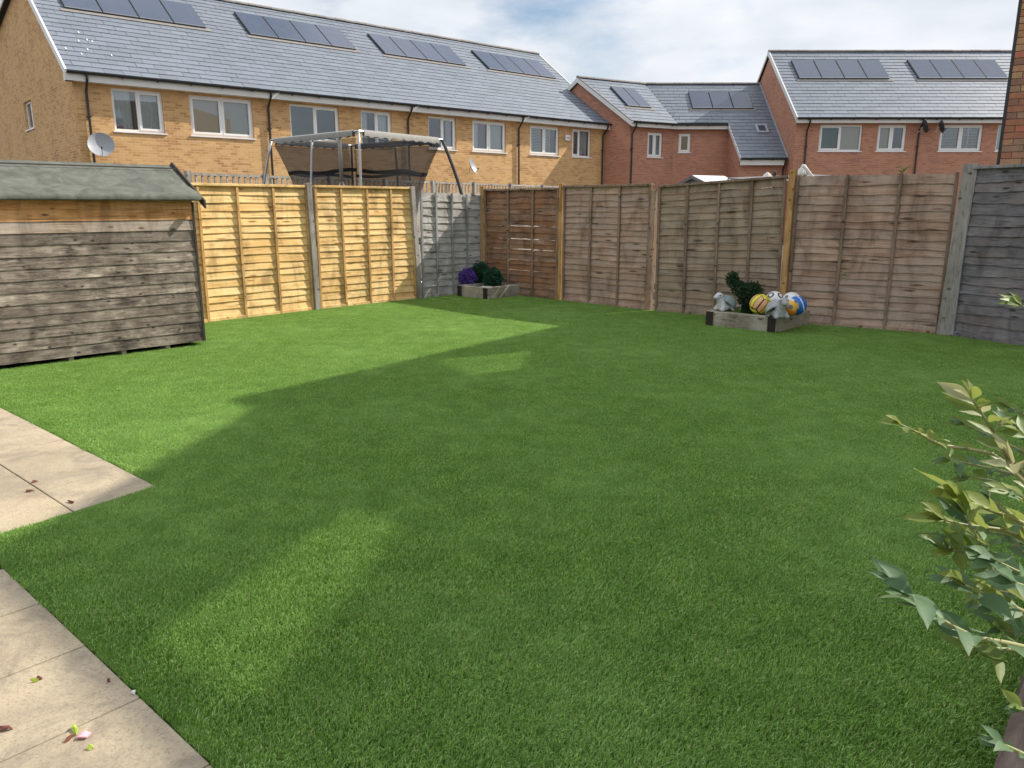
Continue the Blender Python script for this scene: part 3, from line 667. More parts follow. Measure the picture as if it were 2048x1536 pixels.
for i in range(2):
    a, b = RB[i], RB[i+1]; h = thing('terraced_house', rfm.pt((a+b)/2,0,0), RLAB[i], 'house', 'red brick terraced houses'); mb = MB(); wins = RWIN[2*i:2*i+2]
    wall(mb, rfm, a, b, -.03, ZE-.02, [tuple(q) for q in wins])
    if i == 0:
        dd = 2*run2-.6; gf = Fr(rfm.pt(a,-dd,0), RN); wall(mb, gf, 0, dd, -.03, ZE-.02); mb.poly([gf.pt(0,0,ZE-.02), gf.pt(dd,0,ZE-.02), gf.pt(dd/2,0,pr2.z-.14)], [(0,ZE),(dd,ZE),(dd/2,pr2.z)])
    mb.build('wall', M['red_brick'], h)
    for j, q in enumerate(wins): window(h, rfm, *q, fill=RFILL[2*i+j], opens=((0,), (0,1), (0,1), ())[2*i+j], cols=(2,2,2,1)[2*i+j])
    ra, rb = (0 if i == 0 else a), b
    m = MB(); m.poly([rrf.pt(ra,0,0), rrf.pt(rb,0,0), rrf.pt(rb,RS,0), rrf.pt(ra,RS,0)]); m.poly([rrf.pt(ra,RS,0), rrf.pt(rb,RS,0), V((rx0.x+rb,RY+2*run2,ZE)), V((rx0.x+ra,RY+2*run2,ZE))])
    rf = m.build('roof', M['slate_side'], h)
    roof_slates(rrf, [(ra,.02), (rb,.02), (rb,RS-.02), (ra,RS-.02)], rf, cl=(i == 0), cr=(i == 1)); ridge_tiles(rrf.pt(ra,RS,0), rrf.pt(rb,RS,0), rf)
    solar_array(rrf, *RARR[i], 4, h)
    MB().obox(rfm.pt(ra,.265,ZE-.19), RU*(rb-ra), RN*.022, ZV*.17).build('fascia', M['fascia_white'], h)
    MB().obox(rfm.pt(ra+.01,.002,ZE-.19), RU*(rb-ra-.02), RN*.262, ZV*.012).build('soffit', M['fascia_white'], h)
    gutter_run(rfm.pt(ra+.02,.345,ZE-.005), rfm.pt(rb-.02,.345,ZE-.005), RN, h)
    downpipe(rfm, RPIPE[i], ZE-.05, .345, h)
    if i == 0:
        m = MB(); m.obox(rrf.pt(0,-.02,-.16), RU*.03, rrf.k*(RS+.02), rrf.n*.155); m.obox(rrf.pt(0,RS,-.16), RU*.03, V((0,run2,-rise2)), ZV*.13); m.build('bargeboard', M['fascia_white'], h)
        MB().obox(rrf.pt(-.01,0,0), RU*.05, rrf.k*RS, rrf.n*.05).build('verge', M['fascia_white'], h)
q = rfm.hit(1836,256); q2 = rfm.hit(1868,256)
dish(None, rfm.pt(q[0],.45,q[1]), V((.96,-.12,.22)), 0, RU, .26, M['dark_metal'], label='dark satellite dish seen edge on at the black downpipe under the red house eaves')
dish(None, rfm.pt(q2[0],.45,q2[1]), V((.96,-.12,.22)), 0, RU, .26, M['dark_metal'], label='dark satellite dish seen edge on beside the louvred shutter window')

# ------------------------------------------------------------------ red brick house with bent roof and catslide
xg = rfm.pt(RW0,0,0).x-.01
Pb = onpl(1577,317,(xg,0,0),RU); Pt = onpl(1521,169,(xg,0,0),RU)
MPt = math.atan2(Pt.z-Pb.z, Pt.y-Pb.y)
mrf = Roof(V((0,Pb.y,Pb.z)), RU, MPt)
def mp_(u, v): s, t = mrf.hit(u,v); return (s, t)
tR = mrf.st(Pt)[1]; jx_ = mp_(1291,173)[0]
Vv = mp_(1355,249.5); Ve = mp_(1456,248); tE = (Vv[1]+Ve[1])/2
Cl = mp_(1481,317)[0]
J = mrf.pt(jx_,tR); Vp = mrf.pt(Vv[0],tE); Ep = atz(1264,242.5,Vp.z)
zeM = Vp.z; WU = (Vp-Ep).normalized(); WN = V((WU.y,-WU.x,0))
wpitch = math.atan2(J.z-Vp.z, -(J-Vp).dot(WN)); wrf = Roof(Ep, WU, wpitch); wT = wrf.st(J)[1]
# left end of wing ridge at px 1155
lo, hi = 0., 9.
for _ in range(40):
    t_ = (lo+hi)/2; A_ = J-WU*t_; d = A_-CP; x = 1024+FPX*d.x/d.dot(FW)
    if x > 1155: lo = t_
    else: hi = t_
A_ = J-WU*lo
print('mid house: pitch', round(math.degrees(MPt),1), 'ridge', round(J.z,2), 'eave', round(zeM,2), 'catslide', round(Pb.z,2), 'wing pitch', round(math.degrees(wpitch),1), 'wing len', round(lo,2), 'E', Ep[:], 'V', Vp[:], 'A', A_[:], 'J', J[:])
h = thing('catslide_house', V((Vp.x,Vp.y,0)), 'red brick house with an angled wing and a steep catslide roof with skylight', 'house')
wm = Fr(V((Vp.x,Vp.y+.28,0)), RU); ww = Fr(V((Ep.x,Ep.y,0))-WN*.28, WU)
mw = [wrect(ww,1294,1324,264,314,315)]; mw2 = [wrect(wm,1356.5,1380,267,305,305)]
print('  win', [round(x,2) for x in mw[0]+mw2[0]])
mb = MB(); wend = (V((Vp.x,Vp.y,0))-ww.o).dot(WU)
# junction of the two wall planes
wj = (wm.o.y-ww.o.y)/WU.y; mj = ww.o.x+WU.x*wj-wm.o.x
w0 = ww.hit(1258,300)[0]
wall(mb, ww, w0, wj, -.03, zeM-.02, [tuple(mw[0])])
e_s = mrf.pt(Ve[0],0).x-wm.o.x
cat = Fr(V((wm.o.x+e_s+.1, Pb.y+.25, 0)), RU); cl_len = xg-cat.o.x-.02
wall(mb, wm, mj, e_s+.1, -.03, zeM-.02, [tuple(mw2[0])])
sd = Fr(V((cat.o.x, wm.o.y, 0)), V((0,-1,0)))            # side wall of the catslide, facing left
Lc = wm.o.y-cat.o.y; roofz = lambda y: Pb.z+(y-Pb.y)*math.tan(MPt)-.06
mb.poly([sd.pt(0,0,-.03), sd.pt(Lc,0,-.03), sd.pt(Lc,0,roofz(cat.o.y)), sd.pt(0,0,roofz(wm.o.y))], [(0,0),(Lc,0),(Lc,roofz(cat.o.y)),(0,roofz(wm.o.y))])
wall(mb, cat, 0, cl_len, -.03, Pb.z-.02)
# gable end of the wing
G0 = ww.pt(w0,0,0); ap = A_+WU*.15; back = V((2*ap.x-G0.x, 2*ap.y-G0.y, 0)); gl = (back-G0).length
mb.poly([V((back.x,back.y,-.03)), V((G0.x,G0.y,-.03)), V((G0.x,G0.y,zeM-.02)), V((ap.x,ap.y,J.z-.15)), V((back.x,back.y,zeM-.02))], [(gl,0),(0,0),(0,zeM),(gl/2,J.z),(gl,zeM)])
mb.build('wall', M['red_brick'], h)
window(h, ww, *mw[0], opens=(0,1), fill=[('blind',.52,.96,'curtain_grey'), ('blind',.04,.44,'curtain_grey')]); window(h, wm, *mw2[0], cols=1, opens=(0,))
m = MB()
polyM = [(jx_,tR-.01), (mrf.st(Vp)[0],tE+.02), (Ve[0],tE+.02), (Cl,.02), (xg-.03,.02), (xg-.03,tR-.01)]
m.poly([mrf.pt(*p) for p in polyM][::-1])
Jw = wrf.st(J); Vw = wrf.st(Vp); Aw = wrf.st(A_); polyW = [(0,.02), (Vw[0],.02), (Jw[0],Jw[1]-.01), (Aw[0],Aw[1]-.01)]
m.poly([wrf.pt(*p) for p in polyW])
bs = V((A_.x-Ep.x, A_.y-Ep.y, 0)); m.poly([A_, J, J+V((bs.x,bs.y,zeM-J.z)), A_+V((bs.x,bs.y,zeM-J.z))]); m.poly([J, V((xg,J.y,J.z)), V((xg,J.y+2.2,zeM)), V((J.x,J.y+2.2,zeM))])
rf = m.build('roof', M['slate_side'], h)
roof_slates(mrf, polyM, rf, limit=190); roof_slates(wrf, polyW, rf, limit=110)
ridge_tiles(J+RU*.02, V((xg-.02,J.y,J.z)), rf); ridge_tiles(A_, J, rf)
MB().obox(mrf.pt(xg-.075,0,.01), RU*.07, mrf.k*tR, mrf.n*.07).build('lead_flashing', M['dish_grey'], rf)
vk = (J-Vp); MB().obox(Vp+ZV*.02-RU*.05, RU*.1, vk, ZV*.012).build('valley_lining', M['slate_side'], rf)
def fas(p0, p1, out, hgt=.19, nm='fascia'):
    ax = p1-p0; MB().obox(p0-out*.03-ZV*(hgt+.02), ax, out*.02, ZV*hgt).build(nm, M['fascia_white'], h); gutter_run(p0+out*.05-ZV*.005, p1+out*.05-ZV*.005, out, h)
fas(Ep, Vp, WN); fas(Vp, mrf.pt(Ve[0],tE), RN); fas(mrf.pt(Cl,0), mrf.pt(xg-.12,0), RN, .26)
MB().obox(mrf.pt(Cl,0,-.14), mrf.pt(Ve[0],tE)-mrf.pt(Cl,0), RU*.03, mrf.n*.17).build('bargeboard', M['fascia_white'], h)
m = MB(); gk = A_-Ep; m.obox(Ep-WU*.02-ZV*.2, gk, WU*.03, ZV*.2); m.obox(A_-WU*.02-ZV*.2, V((bs.x,bs.y,-gk.z)), WU*.03, ZV*.2); m.build('bargeboard', M['fascia_white'], h)
MB().obox(Ep-WU*.02, gk, WU*.05, ZV*.05).build('verge', M['mortar_ridge'], h)
downpipe(ww, w0+.12, zeM-.05, .34, h)
downpipe(cat, cl_len-.12, Pb.z-.05, .3, h)
def arr_on(rf_, bl, br, tr, n):
    s0, t0 = rf_.hit(*bl); s1, t0b = rf_.hit(*br); t1 = rf_.hit(*tr)[1]; print('  arr', round(s0,2), round(s1,2), round(t0,2), round(t1,2)); solar_array(rf_, s0, s1, (t0+t0b)/2, t1, n, h)
arr_on(mrf, (1384,220), (1507,219), (1497,187), 3); arr_on(wrf, (1253,214), (1303,219), (1265,181), 2)
s, t = mrf.hit(1514,268); s1_, _ = mrf.hit(1537,268); t1_ = mrf.hit(1510,252)[1]
sk = MB(); sk.obox(mrf.pt(s,t,.02), mrf.u*(s1_-s), mrf.k*(t1_-t), mrf.n*.09); sk = sk.build('skylight', M['dish_grey'], h)
MB().poly([mrf.pt(s+.1,t+.1,.114), mrf.pt(s1_-.1,t+.1,.114), mrf.pt(s1_-.1,t1_-.1,.114), mrf.pt(s+.1,t1_-.1,.114)], [(0,0),(1,0),(1,1),(0,1)]).build('pane', M['solar'], sk)

# ------------------------------------------------------------------ tall brick house by the right fence (corner in view; unseen height and outline shaped to shade the lawn)
HC = V((5.87,9.62,0)); HU = V((.8,-.6,0)); HB = V((.6,.8,0)); HZ = 7.0
hh = thing('corner_house', HC, 'tall red brown brick house rising behind the charcoal fence panel', 'house')
foot = [HC, HC+HU*.36, V((6.12,8.85,0)), V((5.98,8.0,0)), V((5.93,6.86,0))+e2*.17-e1*.05, V((5.93,6.86,0))+e2*.17+e1*5.5, V((16,6,0)), V((17,12,0)), HC+HB*4.75]  # past the visible corner the outline is invented to cast the lawn shadow
# made-up openings in unseen upper walls, cut to throw sun patches on the lawn
def wall_hit(p, a, b):
    """where the sun ray from lawn point p meets the wall a-b: (metres along, height)"""
    d = (b-a).normalized(); n = V((d.y,-d.x,0)); t = (a-p).dot(n)/S.dot(n); q = p+S*t; return ((q-a).dot(d), q.z)
def lawn_quad(px): return [atz(*q) for q in px]
patches = {4: [[(692,1024), (800,1060), (495,1415), (275,1295)]], 8: [[(872,724), (1058,704), (1038,742), (932,754)]]}
OPEN = {}
M['sun_patch_tint'] = None
mg = NT('sun_patch_tint'); mg.t.nodes.remove(mg.b); tg = mg.n('ShaderNodeBsdfTransparent', {'Color': (.55,.57,.56,1)}); gg = mg.n('ShaderNodeBsdfGlossy', {'Roughness': .02})  # added tint that weakens the sun patches, no real glazing
msg = mg.n('ShaderNodeMixShader', {0: .06, 1: tg.outputs[0], 2: gg.outputs[0]}); mg.l(msg.outputs[0], mg.out.inputs[0]); M['sun_patch_tint'] = mg.mat
mb = MB(); acc = 0; panes = []
for k, (a, b) in enumerate(zip(foot, foot[1:]+foot[:1])):
    l = (b-a).length; d = (b-a).normalized(); holes_ = []
    for pq_ in patches.get(k, []):
        hs = [wall_hit(p, a, b) for p in lawn_quad(pq_)]; print('opening', k, round(l,2), [tuple(round(x,2) for x in q) for q in hs])
        if all(.02 < q[0] < l-.02 and 4.95 < q[1] < HZ-.05 for q in hs): holes_.append(hs)
    if not holes_:
        mb.poly([a+ZV*-.03, b+ZV*-.03, b+ZV*HZ, a+ZV*HZ], [(acc,0),(acc+l,0),(acc+l,HZ),(acc,HZ)])
    else:
        hs = sorted(holes_[0], key=lambda q: q[0]); P = lambda s_, z_: a+d*s_+ZV*z_
        q = holes_[0]; cx = sum(x[0] for x in q)/4; cz = sum(x[1] for x in q)/4
        q = sorted(q, key=lambda x: math.atan2(x[1]-cz, x[0]-cx))          # counter clockwise from lower left
        outer = [(0,-.03), (l,-.03), (l,HZ), (0,HZ)]
        ia = min(range(4), key=lambda i_: math.atan2(q[i_][1]-cz, q[i_][0]-cx)); q = q[ia:]+q[:ia]
        for i_ in range(4): mb.poly([P(*outer[i_]), P(*outer[(i_+1) % 4]), P(*q[(i_+1) % 4]), P(*q[i_])])
        panes.append([P(*x) for x in q])
    acc += l
M['corner_mortar'] = plain('corner_mortar', (.50,.40,.29), .95, .1, .2, 30, bump=.5)
mb.build('wall', M['corner_mortar'], hh)
MB().poly([p+ZV*4.9 for p in foot]).build('roof', M['slate_side'], hh)  # unseen roof sunk so sun can reach the added openings
for q in panes: MB().poly(q).build('sun_patch_pane', M['sun_patch_tint'], hh)  # unseen panes added to dim the sun falling on the lawn
for a, b in zip(foot, foot[1:]+foot[:1]):
    if (a-HC).length < 1e-6: continue
hf = Fr(HC, HU)
bm_ = []
for k, c in enumerate([(.44,.20,.12), (.50,.27,.155), (.33,.18,.125), (.54,.32,.18), (.40,.25,.17), (.56,.20,.135)]): bm_.append(plain('corner_brick', c, .85, .25, .3, 16, bump=.5))
z = 1.55; row = 0
meb = {}
def brk(ln, k):
    if (round(ln,3), k) not in meb:
        m = MB(); m.obox((0,-.02,0), (ln,0,0), (0,.032,0), (0,0,.065)); meb[(round(ln,3), k)] = m.mesh('brick', bm_[k], centre=False)[0]
    return meb[(round(ln,3), k)]
while z < 5.0:
    s = .004; first = True
    while s < .3:
        ln = min(.1025 if (first and row % 2) else .215, .352-s) if 0 else .1025 if (first and row % 2) else .215; first = False
        inst('brick', brk(ln, random.randrange(6)), hh, hf.pt(s, 0+random.uniform(-.002,.002), z), basis(HU, -hf.n, ZV)); s += ln+.010
    z += .075; row += 1
MB().obox(hf.pt(-.03,-.02,.0), HU*.03, hf.n*.045, ZV*HZ).build('corner_strip', M['black_plastic'], hh)


# ------------------------------------------------------------------ fences
def slat_mesh(h, mat, k, wav):
    """waney-edged lap board of unit length, front face +y... lower edge irregular"""
    rnd = random.Random(k*13+int(h*1000)); n = 14; m = MB(); th = .009; ph = rnd.uniform(0,9)
    low = [wav*(math.sin(i*.55+ph)*.5+rnd.uniform(-.5,.5)) for i in range(n+1)]
    prof = lambda i: [(i/n, 0, h), (i/n, .002, h), (i/n, .022+.004*math.sin(i*.8+ph), low[i]), (i/n, .013+.004*math.sin(i*.8+ph), low[i]-.0005)]
    for i in range(n):
        a, b = prof(i), prof(i+1)
        for q in range(4):
            r = (q+1) % 4; m.poly([a[q], a[r], b[r], b[q]])
    m.poly(prof(0)[::-1]); m.poly(prof(n))
    me, _ = m.mesh('slat', mat, centre=False); return me
SLATS = {}
def get_slat(h, mat, wav):
    k = random.randrange(6); key = (round(h,3), mat, k)
    if key not in SLATS: SLATS[key] = slat_mesh(h, M[mat], k, wav)
    return SLATS[key]
def panel(name_label, P0, P1, zt, nsl, smat, bmat, battens=3, wav=.012, gaps=(), lean=0., zb=.05, cap=True, group=None, endb=True, drop=0., front=.0, botrail=True):
    """lap panel from P0 to P1 (left to right seen from the garden); garden side is +n"""
    u = (P1-P0); Lp = u.length; u = u/Lp; n = V((u.y,-u.x,0)); t = thing('lap_fence', (P0+P1)/2, name_label, 'fence panel', group)
    zd = ZV+u*lean; zd2 = zd
    top = lambda s: zt-drop*s/Lp
    st = (zt-.04-zb)/nsl; wq = [random.uniform(.84,1.16) for _ in range(nsl)]; sw = sum(wq); zc_ = [zb+(zt-.04-zb)*sum(wq[:q])/sw for q in range(nsl)]; h = st*1.16+.03
    for i in range(nsl):
        hh_ = h-(.045 if i+1 in gaps else 0) if False else h
        st_i = (zt-.04-zb)*wq[i]/sw; z = zc_[i]-.004; sc = (st_i+.028)/h
        if i in gaps: sc = (st_i-.0045)/h
        o = P0+u*(.012+lean*z)+n*(front)+ZV*z; tw = random.uniform(-.004,.004); uu = (u+ZV*(tw-drop/Lp*(i/nsl))).normalized(); zz = n.cross(uu)*-1
        if zz.z < 0: zz = -zz
        yy = n
        inst('slat', get_slat(h, smat, wav), t, o, basis(uu, yy, zz), (Lp-.024, 1, sc))
    bw, bt = .036, .024
    pos = [.018]+[Lp*(i+1)/(battens+1) for i in range(battens)]+[Lp-.018] if endb else [Lp*(i+1)/(battens+1) for i in range(battens)]
    for s in pos:
        jit = random.uniform(-.004,.004)
        m = MB(); m.obox(P0+u*(s-bw/2)+n*(front+.021)+ZV*.02+u*lean*.02, u*bw, n*bt, (zd+u*jit)*(top(s)-.02-(.034 if cap else 0)), 0); m.build('batten', M[bmat], t, bevel=.003)
    if cap:
        m = MB(); m.obox(P0+u*(lean*zt)+n*(front-.012)+ZV*(zt-.032), u*Lp-ZV*drop, n*.068, ZV*.034); m.build('top_rail', M[bmat if bmat != 'batten_new' else 'fence_new'], t, bevel=.004)
    if botrail:
        m = MB(); m.obox(P0+n*(front+.022)+ZV*.012, u*Lp, n*.02, ZV*.042); m.build('bottom_rail', M[smat], t, bevel=.003)
    return t
def post(p, wd, h, mat, label, u, lean=(0,0), group=None):
    u = V(u).normalized(); n = V((u.y,-u.x,0)); m = MB(); o = V(p)-u*wd/2-n*wd/2; z = ZV*h+u*lean[0]+n*lean[1]
    m.obox(o-ZV*.03, u*wd, n*wd, z); ob = m.build('fence_post', M[mat], bevel=.006); return tag(ob, label, 'fence post', group)
def seg(A, B, a, b): d = (B-A).normalized(); return A+d*a, B-d*b
def off(P, Q, d): u = (Q-P).normalized(); return V((u.y,-u.x,0))*d
A, B = seg(FL[0]-V((.55,.6,0)).normalized()*.25, FL[1], 0, .06); panel('new golden lap fence panel with three battens beside the shed', A, B, 1.805, 17, 'fence_new', 'batten_new', wav=.006, gaps=())
A, B = seg(FL[1], FL[2], .06, .06); panel('new golden lap fence panel between the two grey posts', A, B, 1.81, 17, 'fence_new', 'batten_new', wav=.008)
A, B = seg(FL[2], FL[3], .07, .05); panel('weathered silver grey fence panel in the corner behind the purple topiary ball', A, B, 1.75, 14, 'fence_grey', 'batten_grey', wav=.016, cap=False, drop=.05)
A, B = seg(FRt[0], FRt[1], .10, .05); panel('dark brown warped fence panel behind the corner planter', A, B, 1.80, 18, 'fence_brown_dark', 'batten_brown', battens=2, wav=.02, gaps=(3,5,7,9,11))
A, B = seg(FRt[1], FRt[2], .05, .05); panel('brown lap fence panel with two battens right of the corner planter', A, B, 1.83, 19, 'fence_brown', 'batten_brown', battens=2, wav=.012)
A, B = seg(FRt[2], FRt[3], .075, .05); panel('olive brown leaning fence panel behind the topiary animal', A, B, 1.80, 18, 'fence_olive', 'batten_brown', wav=.012, lean=-.012, gaps=(16,), drop=-.1)
A, B = seg(FRt[3], FRt[4], .05, .055); panel('pinkish brown lap fence panel without top rail right of the footballs', A, B, 1.90, 18, 'fence_pink', 'batten_brown', battens=2, wav=.015, cap=False)
A, B = seg(FRt[4], FRt[5], .10, 0.); panel('charcoal wide board fence panel below the tall brick house', A, B, 1.96, 16, 'fence_charcoal', 'batten_grey', battens=0, wav=.016)
uL = (FL[2]-FL[1]); uR = FRt[2]-FRt[1]
post(FL[1]+off(FL[1],FL[2],.03), .085, 1.87, 'post_grey', 'grey fence post between the two golden fence panels', uL, (-.04,0))
post(FL[2]+off(FL[1],FL[2],.03), .085, 1.85, 'post_grey', 'grey fence post where golden and silver grey panels meet', uL, (-.10,0))
post(FL[3]+V((.02,-.07,0)), .075, 1.88, 'post_orange', 'orange brown fence post in the fence corner', uR, (0,0))
post(FRt[1]+off(FRt[0],FRt[2],.02), .07, 1.89, 'post_orange', 'orange brown post between the dark brown and brown panels', uR)
post(FRt[2]+off(FRt[1],FRt[3],.02)-uR.normalized()*.03, .085, 1.78, 'post_brown', 'tilted brown post left of the leaning olive panel', uR, (.03,0))
post(FRt[3]+off(FRt[2],FRt[4],.02), .08, 2.0, 'post_orange', 'tall orange brown post rising behind the footballs', uR, (.0,0))
post(FRt[4]+off(FRt[3],FRt[5],.02), .15, 2.02, 'post_grey', 'thick grey post with cracked grain beside the charcoal panel', FRt[4]-FRt[3], (.06,0))

# ------------------------------------------------------------------ shed
SR = V((-3.44,8.49,0)); SU = V((.714,.70,0)).normalized(); SN = V((SU.y,-SU.x,0)); SLn = 2.42
sf = Fr(SR-SU*SLn, SU); SD = 1.30; EZ, RZ = 1.62, 1.965
sh = thing('garden_shed', SR-SU*SLn/2-SN*SD/2, 'weathered timber garden shed with green mineral felt roof', 'shed')
zb0 = .055; nb = 14; bh = (EZ-.02-zb0)/nb
for i in range(nb):
    z = zb0+i*bh; mt = 'shed_board_fresh' if i >= nb-2 else 'shed_board_mid' if i == nb-3 else 'shed_board'
    m = MB(); k = 22
    for j in range(k):                      # slightly uneven lower edge
        f = lambda q: .0008*math.sin(q*1.3+i*2.1)+.001*math.sin(q*.37*i+1)
        a, b = SLn*j/k, SLn*(j+1)/k; za, zb_ = z+f(j), z+f(j+1)
        m.poly([sf.pt(a,.013,za), sf.pt(b,.013,zb_), sf.pt(b,.004,z+bh+.004), sf.pt(a,.004,z+bh+.004)])
        m.poly([sf.pt(a,.000,za), sf.pt(b,.000,zb_), sf.pt(b,.013,zb_), sf.pt(a,.013,za)])
    m.poly([sf.pt(SLn,-.0,z), sf.pt(SLn,.013,z+f(k)), sf.pt(SLn,.004,z+bh+.004), sf.pt(SLn,-.0,z+bh)][::-1])
    o = m.build('board', M[mt], sh)
    # run the grain along the board: rotate its object axes to the board direction
    Rm = basis(SU, -SN, ZV); me = o.data; me.transform(Rm.inverted().to_4x4()); l = o.location.copy(); o.matrix_basis = Matrix.Translation(l) @ Rm.to_4x4()
m = MB(); m.obox(sf.pt(.01,-SD,zb0), SU*(SLn-.012), SN*(SD-.002), ZV*(EZ-zb0-.03))
m.poly([sf.pt(SLn-.003,-.03,EZ-.04), sf.pt(SLn-.003,-SD+.03,EZ-.04), sf.pt(SLn-.003,-SD/2,RZ-.03)]); m.build('carcass', M['shed_board'], sh)
MB().obox(sf.pt(SLn-.014,-.03,zb0), SU*.022, SN*.052, ZV*(EZ-zb0-.06)).build('corner_trim', M['bargeboard'], sh)
for s in (.3,1.05,1.55,2.0): MB().obox(sf.pt(s,-SD+.05,-.02), SU*.045, SN*(SD-.06), ZV*.072).build('floor_bearer', M['shed_board_mid'], sh)
ov = .09; prof = [(ov+.004,EZ-.045), (ov+.006,EZ-.03), (ov+.006,EZ-.004), (ov-.02,EZ+.018), (-.2,EZ+.115), (-SD/2+.12,RZ-.06), (-SD/2,RZ), (-SD/2-.2,RZ-.10), (-SD-ov,EZ-.02)]
m = MB(); k = 26
for j in range(k):
    wv = lambda q, d: .003*noise.noise(V((q*.35,d*3,1.7)))
    a, b = -.06+(SLn+.14)*j/k, -.06+(SLn+.14)*(j+1)/k
    for (d0_, z0_), (d1_, z1_) in zip(prof, prof[1:]): m.poly([sf.pt(a,d0_,z0_+wv(j,d0_)), sf.pt(b,d0_,z0_+wv(j+1,d0_)), sf.pt(b,d1_,z1_+wv(j+1,d1_)), sf.pt(a,d1_,z1_+wv(j,d1_))])
rfo = m.build('felt_roof', M['felt'], sh, smooth=True)
md = rfo.modifiers.new('thick', 'SOLIDIFY'); md.thickness = .012; md.offset = -1
a0 = .14; MB().obox(sf.pt(-.06,-SD/2+a0,RZ-.044), SU*(SLn+.14), SN*.004-ZV*.002, ZV*.012).build('felt_seam', M['bargeboard'], rfo)
m = MB(); s = SLn+.075
p0, p1 = sf.pt(s,ov+.05,EZ-.055), sf.pt(s,-SD/2,RZ+.02); m.obox(p0-ZV*.07, p1-p0, SU*.018, ZV*.085); p2 = sf.pt(s,-SD-ov-.05,EZ-.055); m.obox(p1-ZV*.07, p2-p1, SU*.018, ZV*.085); m.build('bargeboard', M['bargeboard'], sh)

# ------------------------------------------------------------------ sleeper planters
def planter(name_label, a, b, f, g_, lf, lg, hgt=.2, th=.11):
    """b is the near corner, f runs from a to b, g_ runs back from b"""
    t = thing('planter', (a+b)/2+g_*lg*.4, name_label, 'planter')
    for o in (b-f*th, a):
        m = MB(); m.obox(o, f*th, g_*lg, ZV*hgt); s = m.build('side_sleeper', M['sleeper'], t, bevel=.008)
        rot_grain(s, g_, f)
        MB().obox(o-g_*.004+f*.004, f*(th-.008), g_*.003, ZV*(hgt-.006)).build('painted_end', M['sleeper_dark'], t)
    m = MB(); m.obox(a+f*(th+.002)+g_*.004, f*(lf-2*th-.004), g_*th, ZV*(hgt-.004)); s = m.build('front_sleeper', M['sleeper'], t, bevel=.008); rot_grain(s, f, -g_)
    m = MB(); m.obox(a+f*(th+.002)+g_*(lg-th), f*(lf-2*th-.004), g_*th, ZV*(hgt-.004)); s = m.build('rear_sleeper', M['sleeper'], t, bevel=.008); rot_grain(s, f, -g_)
    MB().obox(a+f*(th+.001)+g_*(th+.003), f*(lf-2*th-.002), g_*(lg-2*th-.006), ZV*(hgt-.05)).build('turf_fill', M['turf_mat'], t)
    return t
def rot_grain(o, x, y):
    z = x.cross(y).normalized(); y = z.cross(x).normalized(); Rm = basis(x.normalized(), y, z); o.data.transform(Rm.inverted().to_4x4()); l = o.location.copy(); o.matrix_basis = Matrix.Translation(l) @ Rm.to_4x4()
_planter_children_rotated = True
def up_dir(v): return V(v).normalized()
f2 = up_dir((.73,-.68,0)); g2 = V((-f2.y,f2.x,0)); b2 = V((3.21,9.27,0)); a2 = b2-f2*.95
f1 = up_dir((.74,-.67,0)); g1 = V((-f1.y,f1.x,0)); b1 = V((-.40,12.68,0)); a1 = b1-f1*.72
PQ1, PQ2 = (a1, f1, g1), (a2, f2, g2)
pl2 = planter('low sleeper planter holding footballs, tortoises and topiary animal', a2, b2, f2, g2, .95, 1.0)
pl1 = planter('low sleeper planter in the fence corner with topiary balls', a1, b1, f1, g1, .72, .84)

def leaf_cloud(pts, mat, n, size, rnd, shell=.75):
    """pts: [(centre, radius)] union of lobes filled with small folded leaf faces"""
    m = MB(); wts = [r*r for _, r in pts]; tot = sum(wts)
    for _ in range(n):
        q = rnd.random()*tot; k = 0
        while q > wts[k]: q -= wts[k]; k += 1
        c, r = pts[k]; d = V((rnd.gauss(0,1), rnd.gauss(0,1), rnd.gauss(0,1))).normalized(); rr = r*(shell+(1-shell)*rnd.random())*(1+.1*math.sin(d.x*9+d.z*7))
        p = V(c)+d*rr; ax = (d+V((rnd.uniform(-1,1), rnd.uniform(-1,1), rnd.uniform(-1,1)))*.9).normalized(); s = ax.cross(V((rnd.uniform(-1,1), rnd.uniform(-1,1), rnd.uniform(-1,1)))).normalized(); L_ = size*rnd.uniform(.7,1.3); wv = L_*.32
        nn = ax.cross(s)*L_*.12
        m.poly([p, p+ax*L_*.5+s*wv+nn, p+ax*L_, p+ax*L_*.5]); m.poly([p, p+ax*L_*.5, p+ax*L_, p+ax*L_*.5-s*wv+nn])
    return m
def topiary_ball(p, r, mat, label, core, n=1400, size=.035):
    rnd = random.Random(int(p[0]*1000)); t = thing('topiary_ball', V(p)-ZV*r, label, 'topiary ball')
    leaf_cloud([(p, r*.93)], mat, n, size, rnd, .86).build('leaf_mass', M[mat], t); MB().ell(p, (r*.86,)*3, 16).build('core', core, t, smooth=True)
dk = plain('topiary_core_dark', (.012,.025,.012), .9, .1); dkp = plain('topiary_core_purple', (.05,.03,.14), .9, .1)
def inpl(u, v, base, g_, k): # point on the vertical plane k metres behind the front face
    return onpl(u, v, base+g_*k, g_)
p = inpl(936,559,b1,g1,.33); topiary_ball(V((p.x,p.y,.15+.15)), .15, 'topiary_purple', 'purple artificial topiary ball in the corner planter', dkp)
p = inpl(986,553,b1,g1,.40); topiary_ball(V((p.x,p.y,.15+.17)), .17, 'topiary_teal', 'larger dark green topiary ball next to the purple ball', dk)
p = inpl(962,549,b1,g1,.60); topiary_ball(V((p.x,p.y,.15+.2)), .20, 'topiary_teal', 'dark green topiary ball behind the others against the grey fence', dk)
